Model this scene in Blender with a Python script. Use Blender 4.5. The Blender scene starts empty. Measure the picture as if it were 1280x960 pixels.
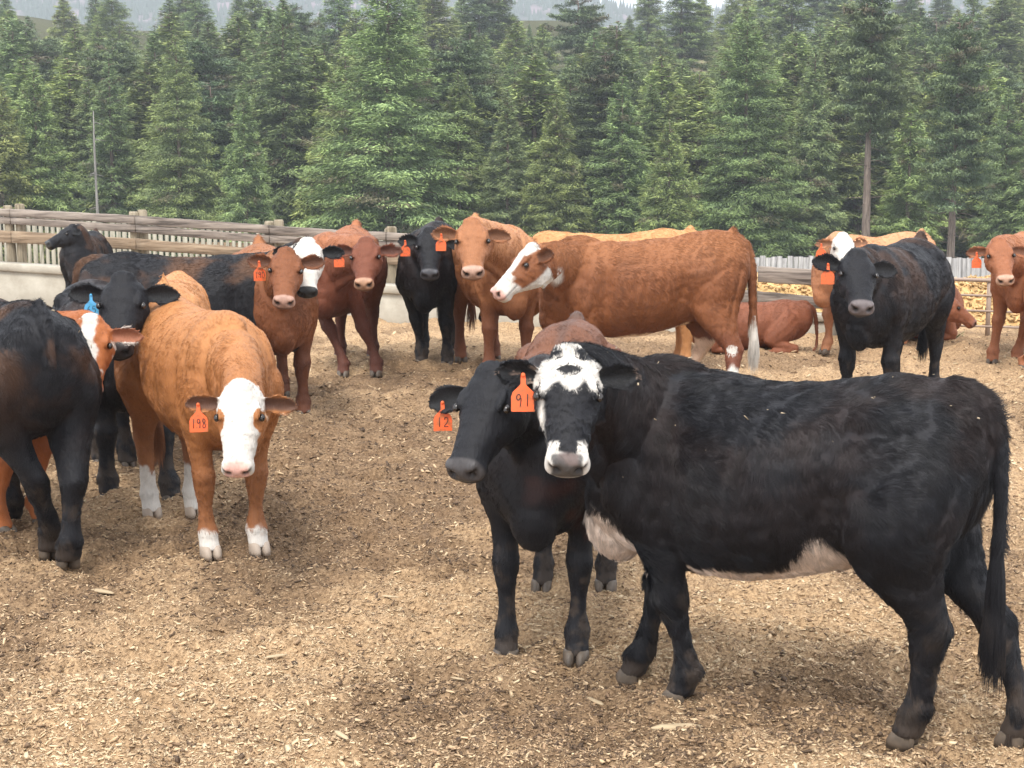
import bpy, math, random
import numpy as np
from mathutils import Vector, Matrix
from math import radians as R, sin, cos, pi

SC = bpy.context.scene
COL = SC.collection
rng = np.random.default_rng(7)
random.seed(7)

# ------------------------------------------------------------------ camera
CAM_H = 1.95
FPX = 2000.0                      # focal length in pixels of a 1280 wide frame
PITCH = math.atan((480 - 185) / FPX)
cam = bpy.data.cameras.new('camera')
cam.sensor_width = 36.0
cam.lens = FPX / 1280 * 36.0
cam.clip_end = 6000
cam.clip_start = 0.05
camo = bpy.data.objects.new('camera', cam)
COL.objects.link(camo)
camo.location = (0, 0, CAM_H)
camo.rotation_euler = (pi / 2 - PITCH, 0, 0)
SC.camera = camo

# ------------------------------------------------------------------ light
world = bpy.data.worlds.new('World')
SC.world = world
world.use_nodes = True
wn = world.node_tree.nodes
wl = world.node_tree.links
for n in list(wn):
    wn.remove(n)
wo = wn.new('ShaderNodeOutputWorld')
bg = wn.new('ShaderNodeBackground')
sky = wn.new('ShaderNodeTexSky')
sky.sky_type = 'NISHITA'
sky.sun_disc = False
SUN_EL, SUN_AZ = R(56), R(-165)       # azimuth measured from +Y towards +X
sky.sun_elevation = SUN_EL
sky.sun_rotation = SUN_AZ
sky.dust_density = 3.0
# bright cloud cover over most of the sky
tc = wn.new('ShaderNodeTexCoord')
nz = wn.new('ShaderNodeTexNoise'); nz.inputs['Scale'].default_value = 2.2; nz.inputs['Detail'].default_value = 5
rp = wn.new('ShaderNodeValToRGB'); rp.color_ramp.elements[0].position = 0.30; rp.color_ramp.elements[0].color = (.55, .55, .55, 1)
rp.color_ramp.elements[1].position = 0.6; rp.color_ramp.elements[1].color = (1, 1, 1, 1)
mx = wn.new('ShaderNodeMix'); mx.data_type = 'RGBA'
mx.inputs['B'].default_value = (11.0, 11.3, 11.8, 1)
wl.new(tc.outputs['Generated'], nz.inputs['Vector'])
wl.new(nz.outputs['Fac'], rp.inputs['Fac'])
wl.new(rp.outputs['Color'], mx.inputs['Factor'])
wl.new(sky.outputs['Color'], mx.inputs['A'])
wl.new(mx.outputs['Result'], bg.inputs['Color'])
bg.inputs['Strength'].default_value = 0.13
wl.new(bg.outputs['Background'], wo.inputs['Surface'])

sun = bpy.data.lights.new('sun', 'SUN')
sun.energy = 2.3
sun.angle = R(16)
sun.color = (1.0, 0.955, 0.88)
suno = bpy.data.objects.new('sun', sun)
COL.objects.link(suno)
sd = Vector((sin(SUN_AZ) * cos(SUN_EL), cos(SUN_AZ) * cos(SUN_EL), sin(SUN_EL)))
suno.rotation_euler = (-sd).to_track_quat('-Z', 'Y').to_euler()

SC.view_settings.view_transform = 'Standard'
SC.view_settings.look = 'None'
SC.view_settings.gamma = 1.0
SC.view_settings.exposure = 0.66
SC.view_settings.use_curve_mapping = False
HAZE = 0.0007
SC.cycles.volume_bounces = 0
SC.cycles.max_bounces = 6
SC.cycles.diffuse_bounces = 3
SC.cycles.glossy_bounces = 2
SC.cycles.transparent_max_bounces = 6
SC.cycles.use_adaptive_sampling = True
SC.cycles.use_denoising = True
SC.cycles.denoiser = 'OPENIMAGEDENOISE'
SC.cycles.denoising_input_passes = 'RGB_ALBEDO_NORMAL'
SC.cycles_curves.shape = 'RIBBONS'


# ------------------------------------------------------------------ helpers
def ray(px, py):
    x = (px - 640) / FPX
    y = -(py - 480) / FPX
    c, s = cos(PITCH), sin(PITCH)
    return np.array([x, c + y * s, -s + y * c])


def gp(px, py, z=0.0):
    """point at height z seen at a pixel of the 1280x960 photograph"""
    d = ray(px, py)
    t = (z - CAM_H) / d[2]
    return np.array([d[0] * t, d[1] * t, z])


def pd(px, py, Y):
    """point at distance Y (world y) seen at a pixel"""
    d = ray(px, py)
    t = Y / d[1]
    return np.array([d[0] * t, Y, CAM_H + d[2] * t])


def hash3(i, j, k, seed):
    h = (i * 374761393 + j * 668265263 + k * 2147483647 + seed * 974634777) & 0xFFFFFFFF
    h = ((h ^ (h >> 13)) * 1274126177) & 0xFFFFFFFF
    h = (h ^ (h >> 16)) & 0xFFFFFFFF
    h = (h * 2246822519) & 0xFFFFFFFF
    h = (h ^ (h >> 15)) & 0xFFFFFFFF
    return h / 4294967295.0


def noise3(P, scale=1.0, seed=0):
    """value noise 0..1"""
    Q = np.asarray(P, dtype=np.float64) * scale + 1000.0
    I = np.floor(Q).astype(np.int64)
    F = Q - I
    F = F * F * (3 - 2 * F)
    r = 0
    for a in (0, 1):
        wa = F[..., 0] if a else 1 - F[..., 0]
        for b in (0, 1):
            wb = F[..., 1] if b else 1 - F[..., 1]
            for c in (0, 1):
                wc = F[..., 2] if c else 1 - F[..., 2]
                r = r + wa * wb * wc * hash3(I[..., 0] + a, I[..., 1] + b, I[..., 2] + c, seed)
    return r


def fbm(P, scale=1.0, seed=0, oct=4, gain=0.5):
    s, a, t = 0, 1.0, 0
    for o in range(oct):
        s = s + a * noise3(P, scale * 2 ** o, seed + o * 17)
        t += a
        a *= gain
    return s / t


def sstep(a, b, x):
    t = np.clip((x - a) / (b - a), 0, 1)
    return t * t * (3 - 2 * t)


def lerp(a, b, t):
    return a + (b - a) * t


def mesh_np(name, V, F4=None, F3=None, mat=None, smooth=False):
    """mesh from numpy arrays of quads and triangles"""
    me = bpy.data.meshes.new(name)
    V = np.asarray(V, dtype=np.float32)
    idx, tot = [], []
    if F4 is not None and len(F4):
        F4 = np.asarray(F4, dtype=np.int32)
        idx.append(F4.ravel()); tot.append(np.full(len(F4), 4, np.int32))
    if F3 is not None and len(F3):
        F3 = np.asarray(F3, dtype=np.int32)
        idx.append(F3.ravel()); tot.append(np.full(len(F3), 3, np.int32))
    idx = np.concatenate(idx); tot = np.concatenate(tot)
    st = np.concatenate([[0], np.cumsum(tot)[:-1]]).astype(np.int32)
    me.vertices.add(len(V)); me.vertices.foreach_set('co', V.ravel())
    me.loops.add(len(idx)); me.loops.foreach_set('vertex_index', idx)
    me.polygons.add(len(tot)); me.polygons.foreach_set('loop_start', st)
    try:
        me.polygons.foreach_set('loop_total', tot)
    except Exception:
        pass
    me.update(calc_edges=True)
    if smooth:
        me.polygons.foreach_set('use_smooth', np.ones(len(tot), dtype=bool))
    if mat is not None:
        me.materials.append(mat)
    return me


def link(name, data, parent=None, loc=None, rot=None):
    o = bpy.data.objects.new(name, data)
    COL.objects.link(o)
    if parent is not None:
        o.parent = parent
    if loc is not None:
        o.location = loc
    if rot is not None:
        o.rotation_euler = rot
    return o


def tag(o, label=None, cat=None, group=None, kind=None):
    if label: o['label'] = label
    if cat: o['category'] = cat
    if group: o['group'] = group
    if kind: o['kind'] = kind
    return o


def set_col(me, C, name='Col'):
    a = me.attributes.new(name, 'FLOAT_COLOR', 'POINT')
    C4 = np.ones((len(C), 4), np.float32); C4[:, :3] = C
    a.data.foreach_set('color', C4.ravel())


def new_mat(name, rough=0.7, color=(.5, .5, .5), spec=0.5):
    m = bpy.data.materials.new(name)
    m.use_nodes = True
    p = m.node_tree.nodes['Principled BSDF']
    p.inputs['Base Color'].default_value = (*color, 1)
    p.inputs['Roughness'].default_value = rough
    p.inputs['Specular IOR Level'].default_value = spec
    return m, m.node_tree.nodes, m.node_tree.links, p


class MB:
    """collects closed pieces into one mesh"""
    def __init__(self):
        self.V, self.Q, self.T, self.n = [], [], [], 0

    def add(self, V, Q=None, T=None):
        V = np.asarray(V, dtype=np.float64)
        self.V.append(V)
        if Q is not None and len(Q): self.Q.append(np.asarray(Q, dtype=np.int64) + self.n)
        if T is not None and len(T): self.T.append(np.asarray(T, dtype=np.int64) + self.n)
        self.n += len(V)

    def rings(self, rings):
        """closed loft through rings (each M x 3)"""
        rings = np.asarray(rings)
        K, M, _ = rings.shape
        V = rings.reshape(-1, 3)
        q = []
        i = np.arange(M); j = (i + 1) % M
        for k in range(K - 1):
            q.append(np.stack([k * M + i, k * M + j, (k + 1) * M + j, (k + 1) * M + i], 1))
        Q = np.concatenate(q)
        c0, c1 = rings[0].mean(0), rings[-1].mean(0)
        V = np.concatenate([V, [c0, c1]])
        T = np.concatenate([np.stack([np.full(M, K * M), j, i], 1),
                            np.stack([np.full(M, K * M + 1), (K - 1) * M + i, (K - 1) * M + j], 1)])
        self.add(V, Q, T)

    def box(self, lo, hi, M=None, jit=0):
        x0, y0, z0 = lo; x1, y1, z1 = hi
        V = np.array([[x0, y0, z0], [x1, y0, z0], [x1, y1, z0], [x0, y1, z0],
                      [x0, y0, z1], [x1, y0, z1], [x1, y1, z1], [x0, y1, z1]], float)
        if jit: V += rng.normal(0, jit, V.shape)
        if M is not None:
            V = V @ np.array(M.to_3x3()).T + np.array(M.translation)
        Q = [[0, 3, 2, 1], [4, 5, 6, 7], [0, 1, 5, 4], [1, 2, 6, 5], [2, 3, 7, 6], [3, 0, 4, 7]]
        self.add(V, Q)

    def tube(self, P, r, M=12, r2=None, up=(0, 0, 1)):
        """tube along points P with radii r (side) and r2 (up)"""
        P = np.asarray(P, float)
        r = np.broadcast_to(np.asarray(r, float), (len(P),))
        r2 = r if r2 is None else np.broadcast_to(np.asarray(r2, float), (len(P),))
        T = np.gradient(P, axis=0)
        T /= np.linalg.norm(T, axis=1)[:, None]
        a = np.linspace(0, 2 * pi, M, endpoint=False)
        out = []
        up = np.asarray(up, float)
        for p, t, ra, rb in zip(P, T, r, r2):
            u = up if abs(np.dot(up, t)) < 0.95 else np.array([1.0, 0, 0])
            s = np.cross(u, t); s /= np.linalg.norm(s)
            w = np.cross(t, s)
            out.append(p + np.outer(np.cos(a) * ra, s) + np.outer(np.sin(a) * rb, w))
        self.rings(out)

    def ell(self, c, r, M=14, Rm=None):
        K = 9
        th = np.linspace(0.12, pi - 0.12, K)
        a = np.linspace(0, 2 * pi, M, endpoint=False)
        out = []
        for t in th:
            p = np.stack([np.sin(t) * np.cos(a) * r[0], np.sin(t) * np.sin(a) * r[1], np.full(M, -np.cos(t) * r[2])], 1)
            if Rm is not None: p = p @ np.asarray(Rm).T
            out.append(p + np.asarray(c))
        self.rings(out)

    def arrays(self):
        return (np.concatenate(self.V), np.concatenate(self.Q) if self.Q else None,
                np.concatenate(self.T) if self.T else None)

    def build(self, name, mat=None, smooth=False):
        V, Q, T = self.arrays()
        return mesh_np(name, V, Q, T, mat, smooth)


def catmull(P, n):
    """resample control rows P with a Catmull-Rom spline, n steps per span"""
    P = np.asarray(P, float)
    E = np.concatenate([[2 * P[0] - P[1]], P, [2 * P[-1] - P[-2]]])
    out = []
    for i in range(len(P) - 1):
        a, b, c, d = E[i:i + 4]
        for t in np.linspace(0, 1, n, endpoint=False):
            out.append(0.5 * ((2 * b) + (-a + c) * t + (2 * a - 5 * b + 4 * c - d) * t * t + (-a + 3 * b - 3 * c + d) * t ** 3))
    out.append(P[-1])
    return np.array(out)
# ------------------------------------------------------------------ cattle
def coat_material():
    m, n, l, p = new_mat('cattle_hide', 0.62, spec=0.25)
    a = n.new('ShaderNodeAttribute'); a.attribute_name = 'Col'
    t = n.new('ShaderNodeTexCoord')
    nz = n.new('ShaderNodeTexNoise'); nz.inputs['Scale'].default_value = 90; nz.inputs['Detail'].default_value = 5
    mp = n.new('ShaderNodeMapping'); mp.inputs['Scale'].default_value = (.5, 1.6, .35)
    l.new(t.outputs['Object'], mp.inputs['Vector']); l.new(mp.outputs['Vector'], nz.inputs['Vector'])
    mr = n.new('ShaderNodeMapRange'); mr.inputs['To Min'].default_value = 0.8; mr.inputs['To Max'].default_value = 1.2
    l.new(nz.outputs['Fac'], mr.inputs['Value'])
    mul = n.new('ShaderNodeMix'); mul.data_type = 'RGBA'; mul.blend_type = 'MULTIPLY'; mul.inputs['Factor'].default_value = 1
    l.new(a.outputs['Color'], mul.inputs['A']); l.new(mr.outputs['Result'], mul.inputs['B'])
    l.new(mul.outputs['Result'], p.inputs['Base Color'])
    b = n.new('ShaderNodeBump'); b.inputs['Strength'].default_value = 0.5; b.inputs['Distance'].default_value = 0.006
    l.new(nz.outputs['Fac'], b.inputs['Height']); l.new(b.outputs['Normal'], p.inputs['Normal'])
    wet = n.new('ShaderNodeAttribute'); wet.attribute_name = 'wet'
    mr2 = n.new('ShaderNodeMapRange'); mr2.inputs['To Min'].default_value = 0.65; mr2.inputs['To Max'].default_value = 0.42
    l.new(wet.outputs['Fac'], mr2.inputs['Value']); l.new(mr2.outputs['Result'], p.inputs['Roughness'])
    return m


def fur_material():
    m, n, l, p = new_mat('cattle_hair', 0.42, spec=0.26)
    a = n.new('ShaderNodeAttribute'); a.attribute_name = 'Col'
    l.new(a.outputs['Color'], p.inputs['Base Color'])
    return m


M_HIDE = coat_material()
M_FUR = fur_material()
M_EYE, _, _, _p = new_mat('eye_dark', 0.08, (.012, .008, .006), 0.6)


def hoof_material():
    m, n, l, p = new_mat('hoof_horn', 0.55, (.2, .15, .11))
    nz = n.new('ShaderNodeTexNoise'); nz.inputs['Scale'].default_value = 30
    r = n.new('ShaderNodeValToRGB')
    r.color_ramp.elements[0].color = (.03, .024, .02, 1); r.color_ramp.elements[1].color = (.16, .12, .085, 1)
    t = n.new('ShaderNodeTexCoord'); l.new(t.outputs['Object'], nz.inputs['Vector'])
    l.new(nz.outputs['Fac'], r.inputs['Fac']); l.new(r.outputs['Color'], p.inputs['Base Color'])
    return m


M_HOOF = hoof_material()
M_HOOF_PALE, _, _, _p = new_mat('pale_hoof', .6, (.36, .29, .23))
def tag_material(name, col):
    m, n, l, p = new_mat(name, .45, col, .35)
    t = n.new('ShaderNodeTexCoord'); z = n.new('ShaderNodeTexNoise'); z.inputs['Scale'].default_value = 45; z.inputs['Detail'].default_value = 4
    r = n.new('ShaderNodeValToRGB'); r.color_ramp.elements[0].position = .36; r.color_ramp.elements[0].color = (col[0] * .55, col[1] * .8 + .015, col[2] * .8 + .01, 1)
    r.color_ramp.elements[1].position = .55; r.color_ramp.elements[1].color = (*col, 1)
    l.new(t.outputs['Object'], z.inputs['Vector']); l.new(z.outputs['Fac'], r.inputs['Fac']); l.new(r.outputs['Color'], p.inputs['Base Color'])
    return m


M_TAG = tag_material('orange_tag_plastic', (.74, .115, .03))
M_TAGB = tag_material('blue_tag_plastic', (.10, .36, .62))
M_BITS, _n, _l, _p = new_mat('straw_bits', .8)
_a = _n.new('ShaderNodeAttribute'); _a.attribute_name = 'Col'; _l.new(_a.outputs['Color'], _p.inputs['Base Color'])
M_INK, _, _, _p = new_mat('tag_ink', 0.6, (.02, .015, .02), 0.3)

# x, top, bottom, half width
TORSO = [(-.735, 1.07, .90, .07), (-.705, 1.13, .80, .155), (-.64, 1.175, .70, .215), (-.54, 1.20, .63, .255), (-.42, 1.212, .60, .285),
         (-.28, 1.195, .565, .288), (-.12, 1.175, .52, .30), (.05, 1.17, .485, .305), (.20, 1.178, .475, .295),
         (.34, 1.195, .48, .268), (.47, 1.20, .50, .245), (.58, 1.165, .53, .215), (.67, 1.09, .555, .17), (.74, .98, .60, .11), (.775, .88, .68, .05)]
FRONT = [(.98, .50, .125, .13, .08), (.86, .51, .16, .145, .095), (.74, .49, .17, .13, .09), (.64, .46, .168, .10, .075),
         (.54, .445, .16, .077, .066), (.46, .448, .155, .062, .057), (.40, .457, .153, .064, .062), (.35, .455, .153, .054, .053),
         (.25, .45, .153, .036, .037), (.17, .45, .153, .040, .042), (.12, .455, .153, .054, .056), (.085, .468, .153, .049, .052),
         (.05, .482, .153, .050, .054), (.03, .49, .153, .045, .05)]
HIND = [(1.06, -.46, .11, .16, .10), (.94, -.47, .155, .215, .125), (.82, -.46, .172, .22, .135), (.72, -.45, .175, .195, .125),
        (.62, -.475, .168, .15, .095), (.54, -.515, .16, .112, .074), (.47, -.565, .152, .086, .06), (.42, -.595, .148, .076, .056),
        (.37, -.593, .148, .062, .050), (.28, -.585, .148, .043, .040), (.18, -.580, .148, .043, .042), (.13, -.574, .148, .054, .055),
        (.09, -.56, .148, .050, .053), (.05, -.545, .148, .052, .055), (.03, -.54, .148, .046, .05)]
# head: distance from poll, half width, top, bottom
HEAD = [(-.045, .05, -.05, -.11), (-.025, .085, -.015, -.165), (.02, .103, .012, -.205), (.08, .112, .014, -.232), (.14, .116, .010, -.236),
        (.19, .108, .002, -.222), (.25, .092, -.006, -.198), (.31, .080, -.011, -.170), (.37, .071, -.015, -.150), (.42, .069, -.018, -.138),
        (.46, .075, -.022, -.138), (.49, .073, -.030, -.134), (.512, .060, -.044, -.120), (.524, .034, -.062, -.098)]


def super_ring(cx, top, bot, hw, n=2.3, M=28, low=0.88):
    a = np.linspace(0, 2 * pi, M, endpoint=False)
    c, s = np.cos(a), np.sin(a)
    cc = np.sign(c) * np.abs(c) ** (2 / n)
    ss = np.sign(s) * np.abs(s) ** (2 / n)
    zc, hh = (top + bot) / 2, (top - bot) / 2
    y = cc * hw * np.where(s < 0, 1, 1)
    z = zc + ss * hh
    # narrow slightly towards the top line
    y = y * (1 - 0.16 * np.clip(s, 0, 1) ** 2 - (1 - low) * np.clip(-s, 0, 1) ** 2)
    return np.stack([np.full(M, cx), y, z], 1)


def laplace(V, E, iters, w):
    n = len(V)
    deg = np.bincount(E.ravel(), minlength=n).astype(float)
    deg[deg == 0] = 1
    w = np.asarray(w)[:, None]
    for k in range(iters):
        # taubin style: shrink then inflate
        for f in (0.6, -0.53):
            S = np.zeros_like(V)
            for c in range(3):
                S[:, c] = np.bincount(E[:, 0], V[E[:, 1], c], n) + np.bincount(E[:, 1], V[E[:, 0], c], n)
            V = V + w * f * (S / deg[:, None] - V)
    return V


def remesh(mb, voxel):
    me = mb.build('tmp')
    o = link('tmp', me)
    md = o.modifiers.new('r', 'REMESH'); md.mode = 'VOXEL'; md.voxel_size = voxel
    dg = bpy.context.evaluated_depsgraph_get()
    ev = o.evaluated_get(dg)
    m2 = ev.to_mesh()
    nv = len(m2.vertices); V = np.empty(nv * 3, np.float32); m2.vertices.foreach_get('co', V); V = V.reshape(-1, 3).astype(float)
    ne = len(m2.edges); E = np.empty(ne * 2, np.int32); m2.edges.foreach_get('vertices', E); E = E.reshape(-1, 2)
    nf = len(m2.polygons); nl = len(m2.loops)
    L = np.empty(nl, np.int32); m2.loops.foreach_get('vertex_index', L)
    F = L.reshape(-1, 4) if nl == nf * 4 else None
    ev.to_mesh_clear()
    bpy.data.objects.remove(o); bpy.data.meshes.remove(me)
    return V, E, F


def vnormals(V, F):
    a = V[F[:, 2]] - V[F[:, 0]]; b = V[F[:, 3]] - V[F[:, 1]]
    fn = np.cross(a, b)
    N = np.zeros_like(V)
    for k in range(4):
        for c in range(3):
            N[:, c] += np.bincount(F[:, k], fn[:, c], len(V))
    N /= np.linalg.norm(N, axis=1)[:, None] + 1e-12
    return N, fn


class Cow:
    def __init__(s, **k):
        s.__dict__.update(dict(voxel=.009, fur=20000, furL=1.0, girth=1.0, long=1.0, tall=1.0, headsz=1.0, hair_r=.0007,
                               lying=False, feet=None, tail=(0, 0), eardrop=(0.1, 0.1), earback=(0.25, 0.25), tags=(),
                               colour=None, seed=1, scale=1.0, group=None, roll=0.0, tuft=.5, clump=.022, legw=1.0, neckw=1.0, swishy=0.0, eyes=True, nl=4, slope=0.0, padw=.10, taillen=1.0, ridge=0, bits=0, roof=.35, earsz=.92, hoofmat=None, lock=2.2, cvar=.28))
        s.__dict__.update(k)


DIGITS = {'0': [[(.5, 1), (.15, .8), (.1, .4), (.3, .02), (.65, .05), (.88, .4), (.8, .85), (.5, 1)]],
          '1': [[(.5, 1), (.5, 0)]],
          '2': [[(.15, .75), (.3, .97), (.65, .97), (.82, .72), (.6, .4), (.12, .03), (.88, .03)]],
          '5': [[(.85, .97), (.28, .95), (.2, .55), (.6, .6), (.85, .35), (.65, .05), (.15, .05)]],
          '6': [[(.75, .98), (.35, .7), (.15, .3), (.35, .02), (.7, .05), (.85, .3), (.6, .52), (.22, .4)]],
          '8': [[(.5, .52), (.2, .72), (.4, .98), (.7, .9), (.75, .7), (.3, .4), (.2, .12), (.5, 0), (.8, .15), (.72, .4), (.5, .52)]],
          '9': [[(.8, .75), (.6, .97), (.25, .9), (.18, .65), (.45, .5), (.8, .7), (.78, .35), (.7, 0)]],
          '4': [[(.65, 1), (.1, .35), (.9, .35)], [(.68, .6), (.68, 0)]],
          '7': [[(.1, .97), (.88, .97), (.4, 0)]], '3': [[(.15, .9), (.6, .98), (.78, .75), (.4, .53), (.82, .3), (.55, .02), (.12, .1)]]}


def make_tag(parent, M, size, mat, text, rx=0.0):
    """M: 4x4 placing the top of the tag neck; tag hangs along -z, faces +x"""
    w, h = size, size * 1.02
    nk = size * 0.55
    o = [(-.5, -nk - h), (-.46, -nk - h - .02 * size), (.46, -nk - h - .02 * size), (.5, -nk - h), (.5, -nk - h * .42), (.44, -nk - h * .22), (.18, -nk + .02 * size), (.11, -nk * .8),
         (.10, -nk * .15), (.06, 0), (-.06, 0), (-.10, -nk * .15), (-.11, -nk * .8), (-.18, -nk + .02 * size), (-.44, -nk - h * .22), (-.5, -nk - h * .42)]
    pts = np.array([(a * w, b) for a, b in o])
    t = size * 0.035
    n = len(pts)
    bend = lambda z: -0.25 * (z + nk) ** 2 / size * 0.15
    V = np.array([(t / 2 + bend(z), y, z) for y, z in pts] + [(-t / 2 + bend(z), y, z) for y, z in pts])
    me = bpy.data.meshes.new('ear_tag')
    faces = [tuple(range(n)), tuple(range(2 * n - 1, n - 1, -1))] + [(i, i + n, (i + 1) % n + n, (i + 1) % n) for i in range(n)]
    me.from_pydata([tuple(v) for v in V], [], faces)
    me.materials.append(mat)
    tg = link('ear_tag', me, parent)
    tg.matrix_local = M
    b = MB(); b.ell((t, 0, -size * .06), (size * .07, size * .1, size * .1), M=10)
    st = link('tag_button', b.build('tag_button', mat, True), tg)
    if text:
        mb = MB()
        nchar = len(text)
        cw = w * min(0.36, 0.86 / nchar); ch = h * 0.50
        x0 = -cw * nchar / 2
        for i, c in enumerate(text):
            for st_ in DIGITS[c]:
                P = catmull([(a, bb, 0) for a, bb in st_], 4) if len(st_) > 2 else np.array([(a, bb, 0) for a, bb in st_], float)
                y = (x0 + (i + .1 + P[:, 0] * .8) * cw)
                z = -nk - h * .80 + P[:, 1] * ch
                X = np.stack([np.full(len(y), t / 2 + size * .006) + bend(z), y, z], 1)
                mb.tube(X, size * .022, M=5, r2=size * .006 + 0 * y, up=(1, 0, 0.01))
        link('tag_number', mb.build('tag_number', M_INK), tg)
    return tg


def build_cow(c):
    rg = np.random.default_rng(c.seed)
    yaw = R(c.yaw)
    base = np.array([c.base[0], c.base[1], 0.0])
    Rz = np.array([[cos(yaw), -sin(yaw), 0], [sin(yaw), cos(yaw), 0], [0, 0, 1]])
    S = c.scale
    loc = lambda W: ((np.asarray(W) - base) @ Rz) / S          # world to local
    dirl = lambda D: np.asarray(D) @ Rz
    dz = -0.455 if c.lying else 0.0
    # ---- torso
    mb = MB()
    G, LN, TL = c.girth, c.long, c.tall
    T = catmull(TORSO, 3)
    rr = []
    for x, t, b, w in T:
        t = t - c.slope * x
        if c.lying:
            t += dz; b = max(b + dz, 0.012); w = w * (1.12)
        else:
            t = .78 + (t - .78) * TL + 0; b = .78 + (b - .78) * (1 + (G - 1) * .8)
        rr.append(super_ring(x * LN, t, b, w * G, n=2.25 - c.roof * float(sstep(.1, -.4, x))))
    mb.rings(rr)
    # hooks, pins, shoulder, brisket, tail head
    for sg in (1, -1):
        mb.ell((-.40 * LN, sg * .15 * G, 1.06 * TL + dz), (.17, .09, .075))
        mb.ell((-.65 * LN, sg * .09 * G, 1.06 * TL + dz), (.07, .06, .07))
        mb.ell((.50 * LN, sg * .14 * G, .88 + dz), (.16, .10, .24))
    mb.ell((.48 * LN, 0, 1.13 * TL + dz), (.18, .085, .08))
    if not c.lying:
        mb.ell((.66 * LN, 0, .64), (.12, .105, .16))
    th = 1.185 * TL + dz
    mb.tube([(-.56 * LN, 0, th - .05), (-.60 * LN, 0, th - .025 + .02 * min(c.tuft, 1)), (-.645 * LN, 0, th - .02 + .03 * min(c.tuft, 1)), (-.69 * LN, 0, th - .035)], [.06, .05, .04, .035])
    if c.tuft > 0: mb.tube([(-.61 * LN, 0, th + .0), (-.625 * LN, 0, th + .045), (-.64 * LN, 0, th + .045 + .035 * c.tuft)], [.045, .026, .008])
    if c.ridge: mb.ell((-.34 * LN, 0, 1.06 * TL), (.44, .185, .15 * TL + c.ridge), M=24)
    # tail
    tx, ty = c.tail
    tz0 = 1.15 * TL + dz
    if c.lying:
        tp = catmull([(-.66 * LN, 0, tz0), (-.75 * LN, 0, tz0 - .06), (-.79 * LN, .0, .45), (-.80 * LN, .05, .15), (-.72 * LN, .25, .05)], 5)
        tr = np.linspace(.036, .016, len(tp))
    else:
        tp = catmull([(-.64 * LN, 0, tz0), (-.715 * LN, 0, tz0 - .015), (-.762 * LN, 0, tz0 - .12), (-.775 * LN, ty * .3, .82), (-.772 * LN + tx * .6, ty * .7, .60),
                      (-.768 * LN + tx, ty, .46), (-.765 * LN + tx * 1.1, ty, .33)], 5)
        tr = np.interp(np.linspace(0, 1, len(tp)), [0, .15, .3, .6, .72, .85, 1], [.042, .036, .027, .021, .024, .034, .012])
    if c.taillen < 1: tp, tr = tp[:int(len(tp) * c.taillen)], tr[:int(len(tr) * c.taillen)]
    mb.tube(tp, tr, M=10, up=(0, 1, 0))
    # ---- legs
    hoofs = []
    if not c.lying:
        for li, (tab, sg, fore) in enumerate(((FRONT, 1, 1), (FRONT, -1, 1), (HIND, 1, 0), (HIND, -1, 0))):
            tb = np.array(tab)
            fx0 = tb[-1, 1] * LN; fy0 = sg * tb[-1, 2] * (.5 + .5 * G)
            off = np.zeros(2)
            if c.feet and c.feet[li] is not None:
                f = c.feet[li]
                if len(f) == 2 and abs(f[0]) > 5:      # pixel position of the hoof
                    L_ = loc(gp(*f)); off = L_[:2] - np.array([fx0, fy0])
                else:
                    off = np.array(f, float)
            q = catmull(tb, 3)
            rr = []
            a = np.linspace(0, 2 * pi, 18, endpoint=False)
            for z, x, y, rx, ry in q:
                w = np.clip((.74 - z) / .62, 0, 1)
                k = 1 + (c.legw - 1) * float(sstep(.72, .5, z))
                wx = w ** 1.15
                X = x * LN + off[0] * wx; Y = sg * y * (.5 + .5 * G) + off[1] * w
                rr.append(np.stack([X + np.cos(a) * rx * k, Y + np.sin(a) * ry * k, np.full(18, z)], 1))
            mb.rings(rr)
            hoofs.append((X, Y, fore))
    else:
        for sg in (1, -1):
            mb.tube([(.46, sg * .17, .42), (.52, sg * .20, .25), (.58, sg * .21, .11), (.62, sg * .2, .075)], [.12, .10, .07, .055])
            mb.tube([(.62, sg * .2, .07), (.54, sg * .22, .06), (.44, sg * .22, .055)], [.055, .045, .045])
            mb.tube([(-.55, sg * .16, .5), (-.42, sg * .24, .36), (-.24, sg * .31, .22), (-.18, sg * .34, .13)], [.14, .17, .13, .08], r2=[.2, .2, .16, .1])
            mb.tube([(-.24, sg * .33, .16), (-.42, sg * .35, .11), (-.58, sg * .35, .085)], [.09, .075, .06])
            mb.tube([(-.58, sg * .35, .075), (-.42, sg * .39, .055), (-.26, sg * .41, .05), (-.16, sg * .41, .04)], [.055, .042, .045, .04])
    # ---- head frame (local)
    hs = c.headsz
    az, pt, rl = R(c.head[0]), R(c.head[1]), R(c.head[2])
    hx = np.array([sin(az) * cos(pt), -cos(az) * cos(pt), -sin(pt)])
    hy = np.array([cos(az), sin(az), 0.0])
    hz = np.cross(hx, hy)
    hy, hz = hy * cos(rl) + hz * sin(rl), hz * cos(rl) - hy * sin(rl)
    hx, hy, hz = dirl(hx), dirl(hy), dirl(hz)
    PO = loc(c.poll)
    H = np.stack([hx, hy, hz], 0)                      # rows: head axes
    HX = np.array([.745, 1, 1]) * hs
    hw = lambda p: PO + (np.asarray(p, float) * HX) @ H
    hl = lambda P: ((P - PO) @ H.T) / HX
    rr = []
    for x, w, t, b in catmull(HEAD, 3):
        low = 0.60 if x < .3 else (.80 if x < .44 else .70)
        r0 = super_ring(x, t, b, w, n=2.5, M=24, low=low)
        rr.append(hw(r0))
    mb.rings(rr)
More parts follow.
